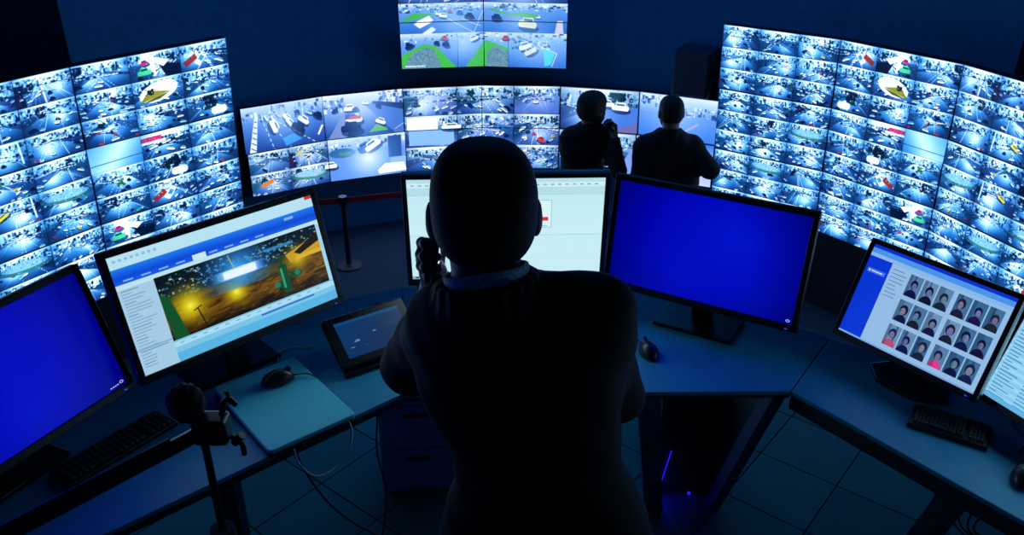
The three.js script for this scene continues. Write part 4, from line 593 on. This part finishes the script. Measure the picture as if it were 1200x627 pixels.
person({ // broad man beside him
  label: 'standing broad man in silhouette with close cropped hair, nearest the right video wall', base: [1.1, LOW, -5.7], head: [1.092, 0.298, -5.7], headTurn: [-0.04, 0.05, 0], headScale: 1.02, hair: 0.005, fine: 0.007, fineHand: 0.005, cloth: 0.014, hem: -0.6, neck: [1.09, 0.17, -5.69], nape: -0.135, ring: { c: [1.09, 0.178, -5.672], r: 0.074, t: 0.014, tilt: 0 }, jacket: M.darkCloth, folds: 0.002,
  torso: [[[1.0, -0.45, -5.7], [1.18, -0.45, -5.7], 0.14, 0.14], [[0.99, -0.22, -5.7], [1.19, -0.22, -5.7], 0.145, 0.145], [[0.99, -0.04, -5.7], [1.2, -0.04, -5.7], 0.125, 0.125], [[0.935, 0.06, -5.7], [1.255, 0.06, -5.7], 0.075, 0.075], [[1.09, 0.15, -5.69], [0.96, 0.08, -5.7], 0.065, 0.055], [[1.09, 0.15, -5.69], [1.22, 0.08, -5.7], 0.065, 0.055], [[1.03, 0.12, -5.655], [1.15, 0.12, -5.655], 0.062, 0.062]],
  arms: [[[1.27, 0.045, -5.69], [1.375, -0.07, -5.58], 0.07, 0.06], [[1.375, -0.07, -5.58], [1.29, -0.13, -5.82], 0.06, 0.045], [[0.92, 0.04, -5.7], [0.91, -0.22, -5.72], 0.07, 0.058], [[0.91, -0.22, -5.72], [1.05, -0.16, -5.88], 0.06, 0.045]],
  legs: [[[1.01, -0.45, -5.7], [1.0, -0.82, -5.7], 0.115, 0.078], [[1.0, -0.82, -5.7], [1.0, LOW + 0.07, -5.68], 0.078, 0.058], [[1.17, -0.45, -5.7], [1.18, -0.82, -5.7], 0.115, 0.078], [[1.18, -0.82, -5.7], [1.18, LOW + 0.07, -5.68], 0.078, 0.058], [[1.01, -0.4, -5.7], [1.17, -0.4, -5.7], 0.115, 0.115]],
  feet: [[1.0, 0, -5.68], [1.18, 0, -5.68]],
  hands: [handAt([1.29, -0.13, -5.82], [1.22, -0.13, -5.87], 1), handAt([1.05, -0.16, -5.88], [1.12, -0.15, -5.9], -1)],
});

// ---------------------------------------------------------------- queue barrier in front of the wall
{
  const posts = [[-1.9, -6.3], [-1.375, -6.42], [-0.3, -6.72]];
  const names = ['black belt barrier post behind the leftmost video screens', 'black belt barrier post standing between the night square monitor and page monitor', 'black belt barrier post hidden behind the page monitor'];
  posts.forEach(([x, z], i) => {
    const t = thing('barrier_post', names[i], 'barrier', [x, LOW, z], 0, 'belt barrier posts');
    part('base', new THREE.LatheGeometry([[0, 0], [0.115, 0], [0.115, 0.008], [0.1, 0.016], [0.03, 0.024], [0, 0.024]].map(([a, b]) => new THREE.Vector2(a, b)), 28), M.plasticMatt, t);
    part('pole', rod([0, 0.02, 0], [0, 0.56, 0], 0.022), M.plasticMatt, t); part('belt_head', at(new THREE.CylinderGeometry(0.034, 0.034, 0.075, 20), 0, 0.595, 0), M.plastic, t);
  });
  for (let i = 0; i < 2; i++) {
    const [x0, z0] = posts[i], [x1, z1] = posts[i + 1], L = Math.hypot(x1 - x0, z1 - z0), yaw = Math.atan2(-(z1 - z0), x1 - x0);
    const b = part(numbered('barrier_belt'), box(L - 0.07, 0.05, 0.003), M.belt, scene); b.position.set((x0 + x1) / 2, LOW + 0.595, (z0 + z1) / 2); b.rotation.y = yaw;
    tag(b, i ? 'red barrier belt running from the visible post towards the page monitor' : 'red barrier belt running from the visible post behind night square monitor', 'belt', 'red barrier belts');
  }
}

// ---------------------------------------------------------------- things on the desk
function keyboard(label, x, z, yaw, w, d) {
  const t = thing('keyboard', label, 'keyboard', [x, DESK, z], yaw);
  part('case', slab([[-w / 2, d / 2], [w / 2, d / 2], [w / 2, -d / 2], [-w / 2, -d / 2]], 0, 0.014, 0.004), M.plastic, t);
  const keys = [], cols = 18, rows = 6, kw = (w - 0.02) / cols, kd = (d - 0.016) / rows, key = new THREE.CylinderGeometry(kw * 0.52, kw * 0.64, 0.008, 4, 1); key.rotateY(Math.PI / 4); key.scale(1, 1, kd / kw);
  for (let r = 0; r < rows; r++) for (let c = 0; c < cols; c++) { if ((c === 13 && r) || (r === 5 && c > 3 && c < 8)) continue; keys.push(key.clone().translate(-w / 2 + 0.01 + (c + 0.5) * kw, 0.017, -d / 2 + 0.008 + (r + 0.5) * kd)); }
  keys.push(at(rbox(kw * 4, 0.008, kd * 0.8, 0.002), -w / 2 + 0.01 + 6 * kw, 0.017, d / 2 - 0.008 - kd / 2));
  part('keys', merge(keys), M.plasticMatt, t).userData.kind = 'stuff'; return t;
}
keyboard('black keyboard in front of the leftmost blue monitor', -0.918, -1.568, 55.5 * D, 0.275, 0.085);
keyboard('black keyboard in front of the portrait monitor', 1.048, -1.645, -33 * D, 0.175, 0.095);
function mouse(label, x, y, z, yaw, cord) {
  const t = thing('computer_mouse', label, 'mouse', [x, y, z], yaw);
  const g = new THREE.SphereGeometry(1, 26, 18), p = g.attributes.position; for (let i = 0; i < p.count; i++) { let X = p.getX(i), Y = p.getY(i), Z = p.getZ(i); X *= 0.026 * (1 - 0.12 * Math.max(0, -Z)); Y = Y > 0 ? Y * 0.032 * (1 - 0.15 * Z * Z) : Y * 0.004; p.setXYZ(i, X, Y + 0.004, Z * 0.043); } g.computeVertexNormals();
  part('shell', g, M.plastic, t); part('wheel', at(new THREE.CylinderGeometry(0.008, 0.008, 0.006, 16), 0, 0.03, -0.028, 0, 0, Math.PI / 2), M.plasticMatt, t);
  part('cord', tube(cord, 0.0018, 40, 6), M.cable, t); return t;
}
mouse('black mouse lying on the closed laptop', -0.597, 0.776, -1.805, -62 * D, [[0, 0.008, -0.04], [0.01, 0.006, -0.075], [0.03, 0.003, -0.09]]);
mouse('black mouse beside the plain blue monitor right of the man', 0.374, DESK, -1.975, 14 * D, [[0, 0.008, -0.04], [-0.012, 0.003, -0.1], [0.01, 0.002, -0.17], [-0.015, 0.002, -0.24], [0.0, 0.002, -0.3]]);
mouse('black mouse at the right edge of the photo beside the text monitor', 1.128, DESK, -1.462, -35 * D, [[0, 0.008, -0.04], [-0.02, 0.003, -0.1], [-0.01, 0.002, -0.16], [-0.05, 0.002, -0.21], [-0.03, 0.002, -0.27]]);
{ // closed laptop
  const t = thing('laptop', 'closed silver laptop hanging over the edge of the left desk', 'laptop', [-0.567, DESK, -1.727], 39.5 * D), w = 0.225, d = 0.325;
  const outline = (k, r) => { const s = []; for (const [cx, cz, a0] of [[k, 1, 0], [-k, 1, 90], [-k, -1, 180], [k, -1, 270]].map(([a, b, c]) => [Math.sign(a) * (w / 2 - r), b * (d / 2 - r), c])) for (let i = 0; i <= 5; i++) { const a = (a0 + i * 18) * D; s.push([cx + Math.cos(a) * r, cz + Math.sin(a) * r]); } return s; };
  part('base', slab(outline(1, 0.012), 0.0, 0.012, 0.003), M.plasticMatt, t); part('lid', slab(outline(1, 0.012), 0.0125, 0.024, 0.003), M.laptop, t, 'pale silver lid');
  tag(part(numbered('laptop_cable'), tube([[-0.405, 0.762, -1.668], [-0.39, 0.757, -1.655], [-0.385, 0.73, -1.63], [-0.41, 0.69, -1.585], [-0.455, 0.69, -1.545], [-0.49, 0.725, -1.545], [-0.505, 0.757, -1.562]], 0.0025, 60, 6), M.paleCable, scene), 'thin pale cable looping below the laptop over desk edge', 'cable');
  tag(part(numbered('mouse_cable'), tube([[-0.63, 0.7525, -1.93], [-0.64, 0.7535, -1.975], [-0.61, 0.754, -2.0], [-0.575, 0.7535, -2.0], [-0.55, 0.7525, -2.01]], 0.002, 40, 6), M.paleCable, scene), 'thin pale cable curled behind the closed laptop', 'cable');
}
{ // small touch screen in a thick black frame, leaning back on the desk
  const t = thing('touch_screen', 'small thick framed touch screen with dim blue display left of the man', 'tablet', [-0.379, DESK, -1.985], 34 * D), tilt = 58 * D, w = 0.24, h = 0.155, e = new THREE.Euler(-tilt, 0, 0), q = new THREE.Quaternion().setFromEuler(e), lift = 0.016 + Math.cos(tilt) * h / 2, put = (g) => g.clone().applyQuaternion(q).translate(0, lift, 0);
  part('housing', put(rbox(w, h, 0.028, 0.006)), M.plastic, t);
  const s = part('screen', new THREE.PlaneGeometry(w - 0.05, h - 0.045), glow(tabletScreen, 0.6), t); s.quaternion.copy(q); s.position.set(0, lift, 0).add(V(0, 0, 0.0146).applyQuaternion(q)); screenLight(s, w - 0.05, h - 0.045, meanColor(tabletScreen), 0.6);
  part('front_lip', at(rbox(w, 0.014, 0.02, 0.004), 0, 0.007, Math.sin(tilt) * h / 2 + 0.006), M.metal, t); part('foot', at(rbox(0.14, 0.05, 0.05, 0.006), 0, 0.025, -0.035), M.plasticMatt, t);
}
{ // desk phone half hidden behind the man
  const t = thing('desk_phone', 'black desk phone between touch screen and page monitor stand', 'telephone', [-0.22, DESK, -2.215], 4 * D);
  part('body', hexa([[-0.065, 0, 0.08], [0.065, 0, 0.08], [0.065, 0, -0.08], [-0.065, 0, -0.08], [-0.065, 0.025, 0.08], [0.065, 0.025, 0.08], [0.065, 0.07, -0.08], [-0.065, 0.07, -0.08]]), M.plastic, t);
  part('handset', merge([at(rbox(0.04, 0.025, 0.17, 0.01), -0.042, 0.075, 0, 0.25), at(rbox(0.05, 0.03, 0.045, 0.01), -0.042, 0.07, 0.062, 0.25), at(rbox(0.05, 0.03, 0.045, 0.01), -0.042, 0.095, -0.062, 0.25)]), M.plasticMatt, t);
  part('keypad', at(rbox(0.07, 0.006, 0.1, 0.003), 0.026, 0.052, 0.005, 0.245), M.plasticMatt, t);
  tag(part(numbered('desk_cable'), tube([[-0.5, 0.7525, -2.13], [-0.44, 0.753, -2.16], [-0.42, 0.77, -2.2], [-0.38, 0.775, -2.21], [-0.36, 0.753, -2.2], [-0.35, 0.7525, -2.15]], 0.0025, 50, 6), M.cable, scene), 'black cable looping behind the small touch screen', 'cable');
}
// ---------------------------------------------------------------- below and before the desk
{ // computer under the middle desk with blue lights
  const t = thing('computer_tower', 'black computer tower with blue lights under the middle desk', 'computer', [0.583, 0, -2.45]);
  part('case', at(rbox(0.19, 0.44, 0.4, 0.006), 0, 0.225, 0), M.plastic, t); part('front_panel', at(rbox(0.175, 0.42, 0.012, 0.004), 0, 0.225, 0.204), M.plasticMatt, t);
  const led = mat(0, 0, 0, 0.5, { emissive: 0x2c1cff, emissiveIntensity: 0.9 });
  part('led_strip', rod([-0.08, 0.06, 0.215], [-0.055, 0.2, 0.215], 0.0018), led, t, 'slanting violet blue light strip'); for (const x of [-0.085, 0.02]) part('led', at(new THREE.SphereGeometry(0.006, 12, 8), x, 0.016, 0.213), led, t);
  for (const [sx, sz] of [[-1, 1], [1, 1], [-1, -1], [1, -1]]) part('foot', at(new THREE.CylinderGeometry(0.014, 0.014, 0.006, 12), sx * 0.07, 0.003, sz * 0.16), M.plasticMatt, t);
  const l = new THREE.PointLight(0x2c1cff, 0.004); l.position.set(0.5, 0.06, -2.2); l.name = 'led_light'; l.castShadow = true; scene.add(l);
}
{
  const t = thing('pedestal_cabinet', 'blue drawer pedestal under the desk left of the man', 'cabinet', [-0.33, 0, -2.43], 0.1);
  part('body', at(rbox(0.25, 0.56, 0.34, 0.004), 0, 0.29, 0), M.blueCase, t); for (let i = 0; i < 3; i++) { const d = part('drawer', at(rbox(0.235, 0.165, 0.012, 0.003), 0, 0.11 + i * 0.175, 0.176), M.blueCase, t); part('handle', at(rbox(0.08, 0.01, 0.012, 0.003), 0, 0.16 + i * 0.175, 0.187), M.metal, d); }
  for (const [sx, sz] of [[-1, 1], [1, 1], [-1, -1], [1, -1]]) part('foot', at(new THREE.CylinderGeometry(0.018, 0.018, 0.012, 12), sx * 0.1, 0.006, sz * 0.14), M.metal, t);
}
{ // tripod in front of the left desk: padded head, long arm, clamp with two jaws
  const t = thing('tripod_stand', 'black tripod with padded head, long arm and clamp before left desk', 'tripod', [-0.62, 0, -1.37]);
  part('post', rod([0, 0.45, 0], [0, 0.96, 0], 0.009, 0.008), M.metal, t); part('hub', merge([rod([0, 0.58, 0], [0, 0.7, 0], 0.034, 0.026), rod([0, 0.66, 0], [0.05, 0.68, 0.02], 0.014)]), M.darkCloth, t);
  for (const a of [25, 145, 265]) part('leg', merge([rod([0, 0.64, 0], [Math.cos(a * D) * 0.3, 0.016, Math.sin(a * D) * 0.3], 0.016, 0.012), rod([0, 0.5, 0], [Math.cos(a * D) * 0.12, 0.4, Math.sin(a * D) * 0.12], 0.007)]), M.plastic, t);
  reseed(91); const hg = new THREE.SphereGeometry(1, 28, 20), hp = hg.attributes.position; for (let i = 0; i < hp.count; i++) { const k = 1 + 0.1 * Math.sin(hp.getX(i) * 9) * Math.sin(hp.getY(i) * 8 + hp.getZ(i) * 6); hp.setXYZ(i, hp.getX(i) * 0.036 * k, hp.getY(i) * 0.042 * k, hp.getZ(i) * 0.034 * k); } hg.computeVertexNormals();
  part('padded_head', hg.translate(-0.035, 1.005, -0.03), M.darkCloth, t); part('head_block', at(rbox(0.07, 0.06, 0.05, 0.01), 0.012, 0.95, -0.02), M.plastic, t);
  part('arm', merge([rod([-0.02, 0.935, -0.02], [-0.34, 0.93, 0.34], 0.016, 0.014), rod([-0.06, 0.952, 0.02], [-0.3, 0.948, 0.29], 0.004)]), M.plastic, t);
  part('clamp', merge([tube([[0.02, 0.955, -0.03], [0.035, 0.985, -0.03], [0.04, 1.005, -0.03], [0.052, 1.015, -0.03], [0.066, 1.0, -0.03]], 0.006, 20, 8), tube([[0.02, 0.945, -0.03], [0.04, 0.925, -0.03], [0.05, 0.915, -0.03], [0.062, 0.905, -0.03], [0.064, 0.875, -0.03]], 0.006, 20, 8), rod([0.055, 1.005, -0.03], [0.05, 1.035, -0.03], 0.004), rod([0.048, 0.905, -0.03], [0.066, 0.925, -0.03], 0.009)]), M.metal, t);
}
const hang = (label, pts, r = 0.003) => tag(part(numbered('hanging_cable'), tube(pts, r, 60, 6), M.cable, scene), label, 'cable', 'cables below the desks');
hang('black cable hanging from desk edge below the laptop to the floor', [[-0.56, 0.74, -1.7], [-0.55, 0.55, -1.75], [-0.5, 0.3, -1.85], [-0.4, 0.1, -1.95], [-0.28, 0.004, -2.0], [-0.15, 0.004, -1.9]]);
hang('black cable hanging beside the blue pedestal', [[-0.4, 0.74, -1.95], [-0.39, 0.55, -2.0], [-0.41, 0.35, -2.05], [-0.4, 0.15, -2.08], [-0.42, 0.004, -2.02], [-0.45, 0.004, -1.9]]);
[[1.18, -1.75, 0], [1.21, -1.73, 1], [1.24, -1.7, 2], [1.27, -1.68, 3]].forEach(([x, z, i]) => hang(['outermost loop of the black cable bundle under the right desk', 'second black cable of the bundle under the right desk', 'third black cable of the bundle under the right desk', 'innermost black cable of the bundle under the right desk'][i], [[x, 0.695, z], [x - 0.03 + i * 0.02, 0.5, z - 0.03], [x + 0.03 - i * 0.03, 0.34 + i * 0.02, z], [x + 0.08, 0.3, z + 0.05 - i * 0.02], [x + 0.07 - i * 0.02, 0.15, z + 0.02], [x + 0.04, 0.004, z - 0.02], [x + 0.14 - i * 0.03, 0.004, z - 0.1]]));
hang('short black cable hanging at the corner of the middle desk', [[0.36, 0.728, -1.86], [0.355, 0.68, -1.85], [0.37, 0.63, -1.86], [0.385, 0.66, -1.88], [0.39, 0.728, -1.9]], 0.0025);
renderer.render(scene, camera);
